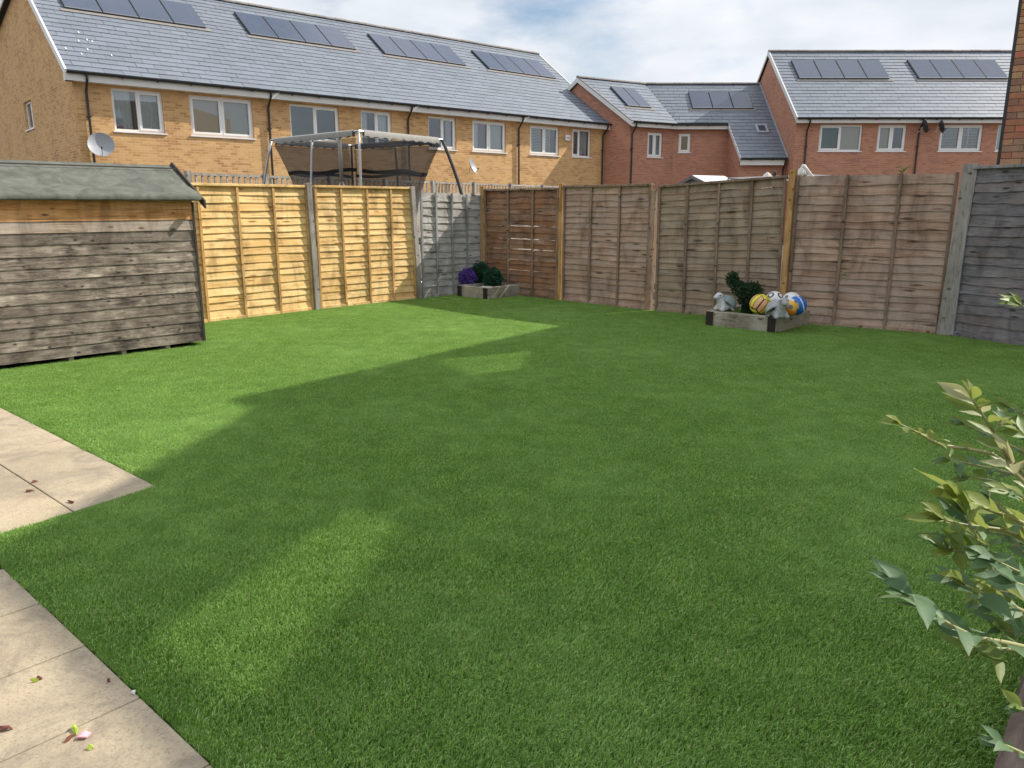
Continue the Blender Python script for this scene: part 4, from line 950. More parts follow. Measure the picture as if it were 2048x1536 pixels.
p = inpl(972,571,b1,g1,.17); t = MB(); t.lathe((p.x,p.y,.152), [(.0,.0),(.07,.0),(.10,.045),(.105,.045),(.095,.04),(.07,.01),(0,.01)], 18); tag(t.build('saucer', M['stone_pale'], smooth=False), 'small off white saucer in front of the dark green topiary ball', 'saucer')

# topiary animal: long neck, round body on a thick stem
b2s = b2+g2*.50
def tp(u, v): return onpl(u, v, b2+g2*.42, g2)
rnd = random.Random(5); t = thing('topiary_animal', V((tp(1500,625).x,tp(1500,625).y,.15)), 'dark green topiary shaped like a long necked animal in the planter', 'topiary')
lobes = [((1465,556),11), ((1466,562),10), ((1472,570),12), ((1481,578),14), ((1490,586),17), ((1502,584),18), ((1508,580),15), ((1497,594),19), ((1500,603),15), ((1498,612),12), ((1498,621),12), ((1497,628),13)]
sc_ = tp(1500,600).y/FPX*1.02
LP = [(tp(*q), r*sc_) for q, r in lobes]
leaf_cloud(LP, 'topiary', 3600, .034, rnd, .7).build('leaf_mass', M['topiary'], t)
m = MB()
for c, r in LP: m.ell(c, (r*.8,)*3, 10)
m.build('core', dk, t, smooth=True)
# ------------------------------------------------------------------ footballs
def quad_ball(name, p, r, mats, fn, label, rot=(0,0,0)):
    n = 22; m = MB(); Rm = Matrix.Rotation(rot[2],3,'Z') @ Matrix.Rotation(rot[1],3,'Y') @ Matrix.Rotation(rot[0],3,'X')
    for ax in range(3):
        for sg in (-1, 1):
            for i in range(n):
                for j in range(n):
                    def P(a, b):
                        q = [0,0,0]; q[ax] = sg; q[(ax+1) % 3] = math.tan((2*a/n-1)*math.pi/4); q[(ax+2) % 3] = math.tan((2*b/n-1)*math.pi/4); return V(q).normalized()
                    c = [P(i,j), P(i+1,j), P(i+1,j+1), P(i,j+1)]
                    if sg < 0: c.reverse()
                    mid = sum(c, V((0,0,0))).normalized(); m.poly([V(p)+Rm @ (q*r) for q in c], None, fn(mid, ax, i, j, n))
    bm2 = m; me, c = bm2.mesh(name, [M[k] for k in mats], True); b = bmesh.new(); b.from_mesh(me); bmesh.ops.remove_doubles(b, verts=b.verts, dist=1e-5); b.to_mesh(me); b.free()
    o = bpy.data.objects.new(name, me); COL.objects.link(o); put(o, None, c); return tag(o, label, 'ball')
def f_volley(mid, ax, i, j, n):
    k = i if ax != 1 else j; o_ = j if ax != 1 else i
    if k in (0, 7, 14, n-1) or o_ in (0,): return 2
    return 0 if 7 < k < 14 or (ax == 2 and k <= 7) else 1
ico = []
ph = (1+5**.5)/2
for a in (-1,1):
    for b in (-ph,ph): ico += [V((0,a,b)).normalized(), V((a,b,0)).normalized(), V((b,0,a)).normalized()]
def f_foot(mid, ax, i, j, n):
    d = sorted((mid.angle(q) for q in ico)); 
    if .20 < d[0] < .36: return 1
    return 0
def f_white(mid, ax, i, j, n): d = min(mid.angle(q) for q in ico); return 1 if d < .22 else 0
def f_blue(mid, ax, i, j, n): return 0 if math.sin(mid.x*5+mid.z*3) < .93 else 1
def f_orange(mid, ax, i, j, n):
    if mid.z < -.25: return 0
    d = min(mid.angle(q) for q in ico); return 2 if d < .27 else 3 if mid.z > .72 else 1
SC = 9.75/FPX
def ballpos(u, v, k, r): 
    p = onpl(u, v, b2+g2*k, g2); return p
TF = .152
def fb(name, u, v, k, r, mats, fn, label, rot):
    p = ballpos(u, v, k, r); p.z = max(p.z, TF+r); return quad_ball(name, p, r, mats, fn, label, rot)
fb('volleyball', 1520.5,609, .24, .132, ['ball_yellow','ball_orange','ball_black'], f_volley, 'yellow and peach volleyball with black seams in the planter', (.35,.5,.5))
fb('football', 1549,601, .44, .118, ['ball_white','ball_black'], f_foot, 'white football with black angular marks behind the volleyball', (.3,.2,.4))
fb('football', 1583,603, .46, .118, ['ball_white','ball_ink' if False else 'ball_grey'], f_white, 'white football with small dark blue marks by the orange post', (.5,.1,.2))
fb('football', 1594,611, .30, .115, ['ball_blue','ball_white'], f_blue, 'plain blue football in the planter', (.2,.2,.2))
fb('football', 1579.5,614, .17, .105, ['ball_hot','ball_amber','ball_grey','ball_white'], f_orange, 'small orange and amber football with grey patches', (.1,.4,.3))

# ------------------------------------------------------------------ stone tortoises on the sleepers
def tortoise(p, yaw, s, label, shellmat, headmat):
    t = thing('tortoise_statue', p, label, 'garden statue', None); Rz = Matrix.Rotation(yaw,3,'Z')
    W = lambda x, y, z: V(p)+Rz @ V((x,y,z))*s
    m = MB()                                 # body with raised neck, head and four feet, fused into one surface
    def el(c, d, tilt=0.):
        A = Rz @ Matrix.Rotation(tilt,3,'Y'); m.ell(W(*c), tuple(q*s for q in d), 14, 0, A)
    el((0,0,.055), (.105,.07,.05)); el((.05,0,.09), (.06,.062,.075), -.2); el((.082,0,.14), (.047,.044,.062), .15); el((.10,0,.188), (.058,.047,.046)); el((.145,0,.174), (.034,.034,.027)); el((.03,0,.035), (.075,.066,.04))
    for x, y in ((.085,.062), (.085,-.062), (-.085,.062), (-.085,-.062)): el((x,y,.024), (.036,.026,.026)); el((x*.85,y*.9,.045), (.028,.024,.035))
    el((-.125,0,.03), (.03,.014,.014))
    o = m.build('body', M[headmat], t, smooth=True)
    md = o.modifiers.new('fuse', 'REMESH'); md.mode = 'VOXEL'; md.voxel_size = .0065*s; md.use_smooth_shade = True
    sm = o.modifiers.new('smooth', 'SMOOTH'); sm.iterations = 4
    k = MB(); prof = [(.098,.0), (.108,.006), (.104,.018), (.096,.03), (.094,.045), (.082,.075), (.055,.098), (.025,.108), (.0005,.11)]
    A = Rz @ Matrix.Rotation(R(-38),3,'Y')
    k.lathe(W(-.022,0,.066), [(r*s*1.14, h*s*1.12) for r, h in prof], 24, 0, A, wob=lambda q, h: 1+.035*math.cos(q*8)+(.05*math.cos(2*q))); k.build('shell', M[shellmat], t, smooth=True)
    for y in (.036,-.036): MB().ell(W(.118,y*1.16,.199), (.009*s,.006*s,.009*s), 8).build('eye', M['ball_black'], t, smooth=True)
    return t
def ontop(u, v, z=.2): return atz(u, v, z)
p = ontop(1449,621,.199); tortoise(V((p.x,p.y,.198)), R(205), 1.03, 'pale stone tortoise with green grey shell on the left end of the planter', 'stone_green', 'stone_pale')
p = ontop(1551,636.5,.199)+g2*.045; tortoise(V((p.x,p.y,.198)), R(-78), 1.12, 'grey stone tortoise on the planter corner in front of the footballs', 'stone', 'stone')

# ------------------------------------------------------------------ things beyond the fence
def top_at(u, v, y): return aty(u, v, y)
# trellis-topped fence along the terrace gardens
ta, tb = aty(372,349,15.6), aty(1140,371,27.5); zt0, zt1 = ta.z, tb.z
print('trellis', ta[:], tb[:])
tu = V((tb.x-ta.x, tb.y-ta.y, 0)); TL = tu.length; tu.normalize(); tn = V((tu.y,-tu.x,0)); npn = round(TL/1.83)
zz = (zt0+zt1)/2
tr_ = thing('trellis_fence', V((ta.x,ta.y,0))+tu*TL/2, 'grey timber fence with square trellis top behind the trampoline', 'fence')
for i in range(npn+1): m = MB(); m.obox(V((ta.x,ta.y,-.03))+tu*(i*TL/npn-.05)+tn*.01, tu*.1, tn*.1, ZV*(zz+.06)); m.build('post', M['post_grey'], tr_)
ln = TL/npn
for i in range(npn):
    o = V((ta.x,ta.y,0))+tu*(i*ln+.055); Lq = ln-.11
    MB().obox(o, tu*Lq, tn*.03, ZV*(zz-.36)).build('lower_board', M['post_grey'], tr_)
    MB().obox(o+ZV*(zz-.05), tu*Lq, tn*.045, ZV*.05).build('top_rail', M['post_grey'], tr_); MB().obox(o+ZV*(zz-.34), tu*Lq, tn*.045, ZV*.045).build('lower_rail', M['post_grey'], tr_)
    for k in range(1, 12): MB().obox(o+tu*(Lq*k/12-.02)+ZV*(zz-.296)+tn*.005, tu*.04, tn*.025, ZV*.246).build('lath', M['post_grey'], tr_)

# trampoline with square safety net
ZTR = 2.80
F_, R_, B_, L_c = atz(717,262,ZTR), atz(884,279,ZTR), atz(703,291,ZTR), atz(543,280,ZTR)
ctr = (F_+R_+B_+L_c)/4; print('tramp', [q[:] for q in (F_,R_,B_,L_c)])
hd = sum((q-ctr).length for q in (F_,R_,B_,L_c))/4
tm = thing('trampoline', V((ctr.x,ctr.y,0)), 'trampoline with dark safety net and grey padded top rails behind the golden fence', 'trampoline')
corn = [F_, R_, B_, L_c]; mids = [(F_+R_)/2, (R_+B_)/2, (B_+L_c)/2, (L_c+F_)/2]
def pole(top, mat, bow=.28, rad=.022):
    out = (top-ctr); out.z = 0; out.normalize(); base = V((top.x,top.y,0))+out*bow; pts = []
    for k in range(11):
        f = k/10; pts.append(V((top.x,top.y,0))+out*(bow*(1-(1-f)**2))+ZV*(ZTR*(1-f)))
    MB().tube(pts, rad, 8).build('pole', mat, tm, smooth=True)
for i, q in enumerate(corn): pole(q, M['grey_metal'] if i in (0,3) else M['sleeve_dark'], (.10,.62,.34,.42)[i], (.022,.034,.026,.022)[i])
pole(mids[3], M['grey_metal'], .16); pole(mids[1], M['sleeve_dark'], .12)
for i in range(4):
    a, b = corn[i], corn[(i+1) % 4]; near = i in (0, 3); d = (b-a); L_ = d.length; d.normalize(); m = MB(); k = 24; up = ZV
    MB().tube([a, b], .02, 8).build('top_rail', M['grey_metal'], tm)
    # fabric sleeve hanging over the rail
    inw = (ctr-(a+b)/2); inw.z = 0; inw.normalize()
    for j in range(k):
        f0, f1 = .05+.9*j/k, .05+.9*(j+1)/k
        pr_ = lambda f: [a+(b-a)*f+inw*.028-ZV*(.085+.008*math.sin(f*70+i)), a+(b-a)*f+inw*.03, a+(b-a)*f+ZV*.032, a+(b-a)*f-inw*.032, a+(b-a)*f-inw*(.03+.008*math.sin(f*95))-ZV*(.085+.014*math.sin(f*60))]
        p, q = pr_(f0), pr_(f1)
        for r in range(4): m.poly([p[r], q[r], q[r+1], p[r+1]])
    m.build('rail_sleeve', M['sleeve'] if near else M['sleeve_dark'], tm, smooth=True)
    # net wall, drawn in towards the mat
    m = MB(); hem = MB(); kk, vv = 10, 10
    def npt(f, g):                          # g 0 top .. 1 bottom
        p = a+(b-a)*(.03+.94*f); c = V((ctr.x,ctr.y,0)); z = ZTR-.1-(ZTR-.1-.85)*g; inn = .30*math.sin(min(1, g*1.15)*math.pi/2)*(.35+.65*abs(2*f-1)**1.5)
        return V((p.x+(c.x-p.x)*inn, p.y+(c.y-p.y)*inn, z))
    for x in range(kk):
        for y in range(vv): m.poly([npt(x/kk,y/vv), npt((x+1)/kk,y/vv), npt((x+1)/kk,(y+1)/vv), npt(x/kk,(y+1)/vv)])
    m.build('net', M['net'], tm, smooth=True)
    for x in range(kk):
        gw = lambda f: .285+.012*math.sin(f*9+i); hem.poly([npt(x/kk,gw(x/kk))-inw*.006, npt((x+1)/kk,gw((x+1)/kk))-inw*.006, npt((x+1)/kk,gw((x+1)/kk)+.035)-inw*.006, npt(x/kk,gw(x/kk)+.035)-inw*.006])
    hem.build('net_hem', M['net_hem'], tm)
pq = L_c.lerp(F_, .80); zl = 1.98
MB().tube([pq, V((pq.x,pq.y,zl))], .036, 10).build('padded_pole', M['sleeve'], tm, smooth=True)
for sg in (-1, 1): MB().tube([V((pq.x,pq.y,zl)), V((pq.x+sg*.14,pq.y+sg*.05,zl-.35)), V((pq.x+sg*.2,pq.y+sg*.1,.1))], .014, 8).build('strut', M['grey_metal'], tm, smooth=True)
m = MB(); m.lathe((ctr.x,ctr.y,.80), [(.001,.02), (hd*.62,.02), (hd*.64,.05), (hd*.82,.05), (hd*.84,.0), (hd*.80,-.03)], 28); m.build('mat', M['net_hem'], tm)
for i in range(4):
    q = mids[i]; d = (V((q.x,q.y,0))-V((ctr.x,ctr.y,0)))*.92; c = V((ctr.x,ctr.y,0)); s_ = d.cross(ZV).normalized()*.5
    MB().tube([c+d+s_+ZV*.8, c+d*1.03+s_+ZV*.02, c+d*1.03-s_+ZV*.02, c+d-s_+ZV*.8], .022, 8).build('leg', M['grey_metal'], tm)

# pale-roofed shed, parasols and canopy behind the right fence
yS = 15.5; a = aty(1387,353,yS); b = aty(1457,354,yS); zr = a.z; wl_ = .42; dz = .14
ps = thing('small_shed', ((a.x+b.x)/2,yS,0), 'small grey shed with pale felt roof beyond the brown fence', 'shed')
gx = V((.86,.5,0)); gy = V((-.5,.86,0)); c0 = V((a.x,yS,0)); Ls = (b.x-a.x)/.86
m = MB(); m.obox(c0-gy*wl_+gx*.03+ZV*-.03, gx*(Ls-.06), gy*2*wl_, ZV*(zr-dz-.02)); 
for e in (.03, Ls-.03): m.poly([c0+gx*e-gy*wl_+ZV*(zr-dz-.05), c0+gx*e+gy*wl_+ZV*(zr-dz-.05), c0+gx*e+ZV*(zr-.02)])
m.build('wall', M['grey_timber'], ps)
for sg, nm in ((-1,'roof'), (1,'roof')):
    m = MB(); m.obox(c0-gx*.03+ZV*zr, gx*(Ls+.06), gy*(sg*(wl_+.1))-ZV*(dz+.05), ZV*.025); m.build(nm, M['pale_roof'], ps)
m = MB(); m.obox(c0-gx*.05+ZV*(zr-.04), gx*.018, -gy*(wl_+.1)-ZV*(dz+.05), ZV*.06); m.obox(c0-gx*.05+ZV*(zr-.04), gx*.018, gy*(wl_+.1)-ZV*(dz+.05), ZV*.06); m.build('bargeboard', M['grey_timber'], ps)
def closed_parasol(u, v, y, label, arm=None, tiers=1):
    p = aty(u, v, y); t = thing('closed_parasol', (p.x,p.y,0), label, 'parasol'); z = p.z
    prof = [(.012,0), (.045,-.03), (.07,-.09), (.085,-.14), (.055,-.15)] if tiers == 2 else [(.012,0), (.05,-.025), (.08,-.08), (.10,-.15)]
    prof = prof+[(.075,-.25), (.07,-.5), (.06,-.9)]
    MB().lathe((p.x,p.y,z), prof, 32, 0, None, wob=lambda q, h: 1+.16*math.cos(q*8)*min(1, -h*9)).build('folded_canopy', M['parasol_cloth'], t, smooth=True)
    MB().tube([(p.x,p.y,-.02), (p.x,p.y,z+.01)], .02, 8).build('pole', M['white_upvc'], t)
    if arm:
        q0, q1 = aty(*arm[0], y), aty(*arm[1], y); MB().tube([p+ZV*.01, q0, q0+(q1-q0)*.05, q1, V((q1.x+.25,q1.y,.9)), V((q1.x+.25,q1.y,-.02))], .028, 10).build('cantilever_arm', M['white_upvc'], t, smooth=True)
closed_parasol(1535,345,13.2, 'closed cream parasol beyond the fence next to a black finial')
closed_parasol(1604,334,13.0, 'closed tiered cream parasol with white bent cantilever arm', ((1608,332),(1628,358)), 2)
p = aty(1550,340,13.4); t = thing('finial_post', (p.x,p.y,0), 'slim black post with pointed finial between the parasol and downpipe', 'post')
MB().lathe((p.x,p.y,p.z), [(.003,0), (.028,-.04), (.03,-.075), (.014,-.09), (.03,-.105), (.026,-.13), (.022,-.16)], 12).build('finial', M['black_plastic'], t, smooth=True)
MB().tube([(p.x,p.y,-.02), (p.x,p.y,p.z-.15)], .022, 8).build('shaft', M['black_plastic'], t)
a, b = aty(1480,357,14.2), aty(1668,350,14.0); t = thing('flat_canopy', ((a.x+b.x)/2,14.1,0), 'flat dark canopy roof with pale edge behind the leaning panel', 'canopy')
d = V((b.x-a.x,b.y-a.y,b.z-a.z)); MB().obox(a+V((0,0,-.035)), d, V((.1,1.2,.06)), ZV*.03).build('roof_sheet', M['grey_timber'], t); MB().obox(a+V((0,-.02,-.075)), d, V((0,.02,0)), ZV*.035).build('edge_trim', M['pale_roof'], t)
for q in (a, b, a+V((.1,1.2,.06)), b+V((.1,1.2,.06))): k = q+(ctr-ctr); MB().tube([(q.x,q.y+.03*(1 if q.y < 14.3 else -1),-.02), (q.x,q.y+.03*(1 if q.y < 14.3 else -1),q.z-.04)], .025, 6).build('leg', M['grey_timber'], t)

# ------------------------------------------------------------------ raised bed and shrub at the right
q0, q1 = atz(2000,1545), atz(2060,1345); bu = V((q1.x-q0.x,q1.y-q0.y,0)).normalized(); bn = V((bu.y,-bu.x,0)); o = V((q0.x,q0.y,0))-bu*.5
bed = thing('raised_bed', o+bu*1.0, 'brown sleeper edged raised bed under the leafy shrub', 'planter')
m = MB(); m.obox(o+ZV*-.02, bu*2.4, bn*.10, ZV*.20); s_ = m.build('edge_sleeper', M['sleeper_brown'], bed, bevel=.008); rot_grain(s_, bu, -bn)
m = MB(); k = 12
for i in range(k):
    for j in range(k):
        P = lambda a, b: o+bu*(2.4*a/k)+bn*(.101+1.5*b/k)+ZV*(.11+.05*noise.noise(V((a*.6,b*.6,0))))
        m.poly([P(i,j), P(i,j+1), P(i+1,j+1), P(i+1,j)])
m.build('soil', M['soil'], bed, smooth=True)

def leaf_mesh(ln, wd, fold, curl, mat, seed):
    rnd = random.Random(seed); m = MB(); n = 7; W = [0, .42, .82, 1, .92, .66, .30, 0]
    P = []
    for i in range(n+1):
        f = i/n; x = ln*f; z = -curl*ln*f*f+.02*ln*math.sin(f*5+seed); w = wd*.5*W[i]; wob = .012*ln*math.sin(f*13+seed*2)
        P.append((V((x,-w,z+fold*w+wob)), V((x,0,z)), V((x,w,z+fold*w-wob))))
    for i in range(n):
        for k in range(2): m.poly([P[i][k], P[i+1][k], P[i+1][k+1], P[i][k+1]])
    me, _ = m.mesh('leaf', mat, True, centre=False); return me
LEAF = {}
for mk in ('leaf_y', 'leaf_b', 'leaf_p'): LEAF[mk] = [leaf_mesh(1., random.uniform(.32,.44), random.uniform(.15,.55), random.uniform(.0,.45), M[mk], i*3+1) for i in range(5)]
shrub = thing('leafy_shrub', V((o+bu*1.3+bn*.4).to_3d()[:2]+(.10,)) if False else V(((o+bu*1.3+bn*.4).x, (o+bu*1.3+bn*.4).y, .10)), 'leafy shrub with long blue green and yellowish leaves over the raised bed', 'shrub')
SB = V(((o+bu*1.3+bn*.4).x, (o+bu*1.3+bn*.4).y, .10)); rl = random.Random(21)
def ptd(u, v, d): r = ray(u, v); return CP+r*d            # d metres along the viewing depth
LEAVES = []
def stem(pts, r0, r1, mat='stem_green'):
    n = len(pts); MB().tube(pts, [r0+(r1-r0)*i/(n-1) for i in range(n)], 6).build('stem', M[mat], shrub, smooth=True)
def place_leaf(p, d, up, ln, kind):
    q = p-CP
    if 1024+FPX*q.x/q.dot(FW) > 2085: return                # nothing of these shows
    d = d.normalized(); s = up.cross(d); s = s.normalized() if s.length > 1e-4 else V((1,0,0)); z = d.cross(s)
    LEAVES.append((q.length, rl.choice(LEAF[kind]), p.copy(), basis(d, s, z), ln))
def branch(px, kinds, n, ln, spread=.9, r0=.005, first=.1, tipn=3):
    ln *= .80; n = int(n*1.6); tipn += 1; spread *= 1.25
    """px: [(u, v, depth)] root to tip"""
    C = [ptd(*q) for q in px]; P = []
    for i in range(len(C)-1):
        for k in range(6): f = k/6; P.append(C[i].lerp(C[i+1], f))
    P.append(C[-1]); 
    for i in range(1, len(P)-1): P[i] = (P[i-1]+P[i]*2+P[i+1])/4
    stem(P, r0, .0016)
    N = len(P)
    for k in range(n):
        f = first+(1-first)*k/max(1, n-1); i = min(N-2, int(f*(N-1))); ax = (P[i+1]-P[i]).normalized()
        sd = ax.cross(ZV).normalized()*(1 if k % 2 else -1); upv = (ZV+V((rl.uniform(-.9,.9), rl.uniform(-1.2,.4), 0))).normalized()
        d = ax*rl.uniform(.35,.9)+sd*spread*rl.uniform(.5,1.1)+ZV*rl.uniform(-.35,.45)
        place_leaf(P[i], d, upv, ln*rl.uniform(.5,1.3), rl.choice(kinds))
    for k in range(tipn):
        ax = (P[-1]-P[-3]).normalized(); place_leaf(P[-1], ax+V((rl.uniform(-.5,.5), rl.uniform(-.5,.5), rl.uniform(-.3,.6))), (ZV+V((0,-.6,0))).normalized(), ln*rl.uniform(.6,.95), rl.choice(kinds))
Y, Bl, Pa = ['leaf_y'], ['leaf_b'], ['leaf_p']
MIX = ['leaf_y','leaf_y','leaf_b']
branch([(2075,985,1.75), (2000,885,1.68), (1962,825,1.62), (1944,798,1.6)], ['leaf_y','leaf_p','leaf_y'], 10, .080)
branch([(2090,1000,1.7), (1985,905,1.65), (1880,890,1.6), (1840,868,1.58), (1800,848,1.56)], Y, 13, .055)
branch([(2110,930,1.6), (2060,880,1.62), (2020,850,1.65)], MIX, 9, .070)
branch([(2100,860,1.8), (2050,830,1.85), (2020,815,1.85)], MIX, 8, .060)
branch([(2090,1010,1.25), (2048,965,1.22), (2016,930,1.2)], ['leaf_p'], 4, .085, tipn=4)
branch([(2100,1080,1.45), (2035,1040,1.4), (1965,1015,1.36), (1915,995,1.34)], Y, 9, .095, .5)
branch([(2095,1100,1.5), (2010,1060,1.45), (1930,1050,1.42), (1890,1040,1.4)], Y, 9, .080, .6)
branch([(2090,1230,1.4), (1985,1145,1.36), (1960,1085,1.34), (1930,1030,1.32)], MIX, 11, .085)
branch([(2100,1220,1.45), (2020,1160,1.4), (1950,1110,1.36), (1905,1100,1.34)], ['leaf_y','leaf_y','leaf_b'], 11, .085, .7)
branch([(2100,1180,1.3), (2048,1150,1.28), (1990,1120,1.26)], Bl, 8, .085)
branch([(2100,1250,1.35), (2030,1215,1.3), (1970,1190,1.28), (1930,1170,1.26)], MIX, 10, .085)
branch([(2110,1310,1.3), (2010,1285,1.24), (1950,1275,1.2), (1900,1250,1.18), (1850,1215,1.16), (1822,1190,1.15)], Bl, 10, .088, 1.0, tipn=5)
branch([(2110,1330,1.4), (2030,1300,1.35), (1965,1295,1.33), (1940,1290,1.3)], ['leaf_b','leaf_y'], 9, .075)
branch([(2110,1100,1.7), (2050,1060,1.68), (1985,1000,1.66)], Bl+Y, 10, .075)
branch([(2110,1150,1.8), (2040,1100,1.75), (2000,1060,1.75)], Bl, 10, .075)
branch([(2100,1010,1.9), (2040,950,1.85), (1950,930,1.85), (1900,920,1.82)], MIX, 12, .065)
branch([(2110,960,1.95), (2040,900,1.95), (1975,870,1.95), (1930,850,1.93)], MIX, 12, .065)
branch([(2120,1260,1.6), (2040,1230,1.55), (1985,1215,1.5)], Bl, 9, .085)
branch([(2120,1060,1.5), (2060,1010,1.5), (2020,985,1.5)], Bl+Y, 9, .08)
branch([(2120,1200,1.15), (2070,1180,1.12), (2030,1165,1.1)], Bl, 6, .09)
branch([(2110,1560,1.05), (2050,1510,1.0), (2010,1490,1.0)], Bl, 5, .05)
branch([(2120,1460,1.1), (2075,1430,1.08), (2040,1415,1.06)], Bl+Y, 4, .045)
branch([(2110,1120,1.9), (2030,1080,1.85), (1975,1060,1.85)], Bl+Y, 10, .06)
branch([(2110,1020,1.8), (2030,985,1.8), (1985,960,1.8), (1940,955,1.8)], MIX, 10, .06)
branch([(2110,1200,1.7), (2040,1190,1.7), (1990,1180,1.68), (1960,1200,1.66)], Bl+Y, 10, .06)
branch([(2110,1290,1.6), (2050,1270,1.55), (2000,1260,1.5)], Bl+Y, 8, .065)
branch([(2110,640,1.5), (2075,625,1.5), (2045,612,1.5)], ['leaf_y'], 3, .07, tipn=3)
for q in ((2075,985,1.75), (2100,1100,1.45), (2100,1220,1.42), (2110,1310,1.3), (2110,960,1.95), (2090,1010,1.3), (2110,1560,1.05), (2110,640,1.5)):
    e = ptd(*q); stem([SB+V((rl.uniform(-.03,.03), rl.uniform(-.03,.03), -.02)), SB.lerp(e,.35)+V((.05,.02,.06)), SB.lerp(e,.75)+V((.04,0,.04)), e], .011, .0048, 'bark')

LEAVES.sort(key=lambda q: q[0]); more_leaves = MB(); mm_ = {m_.name: i_ for i_, m_ in enumerate([M['leaf_y'], M['leaf_b'], M['leaf_p']])}
for i_, (_, me_, p_, R_m, ln_) in enumerate(LEAVES):
    if i_ < 300: inst('leaf', me_, shrub, p_, R_m, (ln_, ln_, ln_)); continue
    for f_ in me_.polygons: more_leaves.poly([p_+R_m @ (me_.vertices[k_].co*ln_) for k_ in f_.vertices], None, mm_[me_.materials[0].name])
if more_leaves.v: tag(more_leaves.build('leaf_mass', [M['leaf_y'], M['leaf_b'], M['leaf_p']], shrub, smooth=True), kind='stuff')

# weeds growing at the fence
def weed(base, tips, ln, mat, label):
    t = thing('weed', base, label, 'weed'); me = leaf_mesh(1., .28, .3, .45, M[mat], 4)
    top = max(tips, key=lambda q: q.z); MB().tube([base, (V(base)+top)/2+V((.01,0,.02)), top], [.006,.005,.003], 6).build('stem', M['stem_green'], t, smooth=True)
    for k, q in enumerate(tips):
        for a in range(2):
            d = V((math.cos(k*2.1+a*2.6), -.35*math.sin(k+a), .35)); d.normalize(); s = ZV.cross(d).normalized(); inst('leaf', me, t, q, basis(d, s, d.cross(s)), (ln,ln,ln))
nR = off(FRt[3],FRt[4],1.)
p = aty(1806,336,9.75); weed(V((p.x,p.y,-.03)), [p, p-ZV*.06, p-ZV*.10], .14, 'leaf_weed', 'weed with drooping leaves poking over the pinkish fence panel')
pl_ = onpl(1684,550, FRt[3]+nR*.05, nR); weed(pl_-nR*.03, [pl_+nR*.02, pl_+nR*.03+V((.03,0,-.01))], .09, 'leaf_weed', 'small green sprig growing through the pinkish fence panel')

# ------------------------------------------------------------------ scraps on the paving and lawn
def scrap(name, u, v, ln, wd, mat, label, yaw, cat, z=.006):
    p = atz(u, v); m = MB(); n = 6; pts = []
    for i in range(n):
        a = 2*math.pi*i/n; rr = 1+.25*math.sin(i*2.3+u); pts.append(V((p.x,p.y,z))+Matrix.Rotation(yaw,3,'Z') @ V((ln/2*math.cos(a)*rr, wd/2*math.sin(a)*rr, .006+.006*math.sin(i*1.7+v))))
    c = V((p.x,p.y,z+.012)); b0 = [q-ZV*.005 for q in pts]
    for i in range(n): m.poly([c, pts[i], pts[(i+1) % n]]); m.poly([pts[i], b0[i], b0[(i+1) % n], pts[(i+1) % n]])
    return tag(m.build(name, M[mat]), label, cat, 'leaf and petal scraps on the paving')
scrap('fallen_petal', 166,1477,.04,.032,'petal','crumpled pink petal on the paving near the lime leaf',.4,'petal')
scrap('fallen_leaf', 151,1465,.045,.018,'scrap_green','curled lime green leaf touching the pink petal',2.2,'leaf')
scrap('fallen_leaf', 182,1500,.018,.014,'scrap_green','tiny round lime leaf right of the pink petal',.8,'leaf')
scrap('fallen_leaf', 140,1482,.03,.01,'petal_dry','brown dry leaf scrap left of the pink petal',1.2,'leaf')
scrap('fallen_leaf', 10,1463,.05,.014,'petal_dry','long red brown dry leaf lying in a slab joint',.2,'leaf')
scrap('fallen_leaf', 80,1361,.022,.012,'petal_dry','dark dry leaf scrap beside a green scrap on the paving',.3,'leaf')
scrap('fallen_leaf', 70,1366,.022,.007,'scrap_green','thin green leaf scrap beside a dark scrap on the paving',.2,'leaf')
scrap('stone_chip', 267,1390,.016,.012,'white_bit','white stone chip at the lawn edge on a slab joint',.2,'stone')
scrap('fallen_leaf', 218,1366,.014,.006,'petal_dry','small dark leaf scrap close to the lower lawn edge',.9,'leaf')
scrap('fallen_petal', 60,985,.05,.012,'petal_dry','dried crimson petal scrap on the upper paving joint',.5,'petal')
scrap('fallen_leaf', 142,1007,.07,.012,'petal_dry','long dried stalk on the upper paving joint near the lawn',-.5,'leaf')
scrap('fallen_petal', 70,966,.03,.016,'petal_dry','dark pink petal scrap above the crimson scrap on the upper paving',.9,'petal')

# ------------------------------------------------------------------ grass: clumps of blades scattered over the lawn
def grassmat():
    m = NT('turf_blade'); at = m.n('ShaderNodeAttribute', attribute_name='tint'); 
    p = m.pos(); big = m.noise(p, .7, 4, .55); mid = m.noise(p, 5., 4, .6)
    col = m.ramp(at.outputs['Fac'], [(.0, (.09,.19,.025)), (.3, (.18,.355,.05)), (.62, (.30,.51,.09)), (.85, (.47,.69,.18)), (.95, (.63,.77,.33)), (1., (.60,.55,.31))])
    col = m.mix(m.ramp(big, [(.45, (0,0,0)), (.66, (.5,.5,.5))]), col, (.42,.62,.19)); col = m.mix(m.mt('MULTIPLY', m.ramp(mid, [(.35,(0,0,0)), (.65,(1,1,1))]), .4), col, (.12,.26,.035))
    m.fin(col, .5, .35); tr = m.n('ShaderNodeBsdfTranslucent', {'Color': col}); ms = m.n('ShaderNodeMixShader', {0: .38, 1: m.b.outputs[0], 2: tr.outputs[0]}); m.l(ms.outputs[0], m.out.inputs[0]); return m.mat
M['blade'] = grassmat()
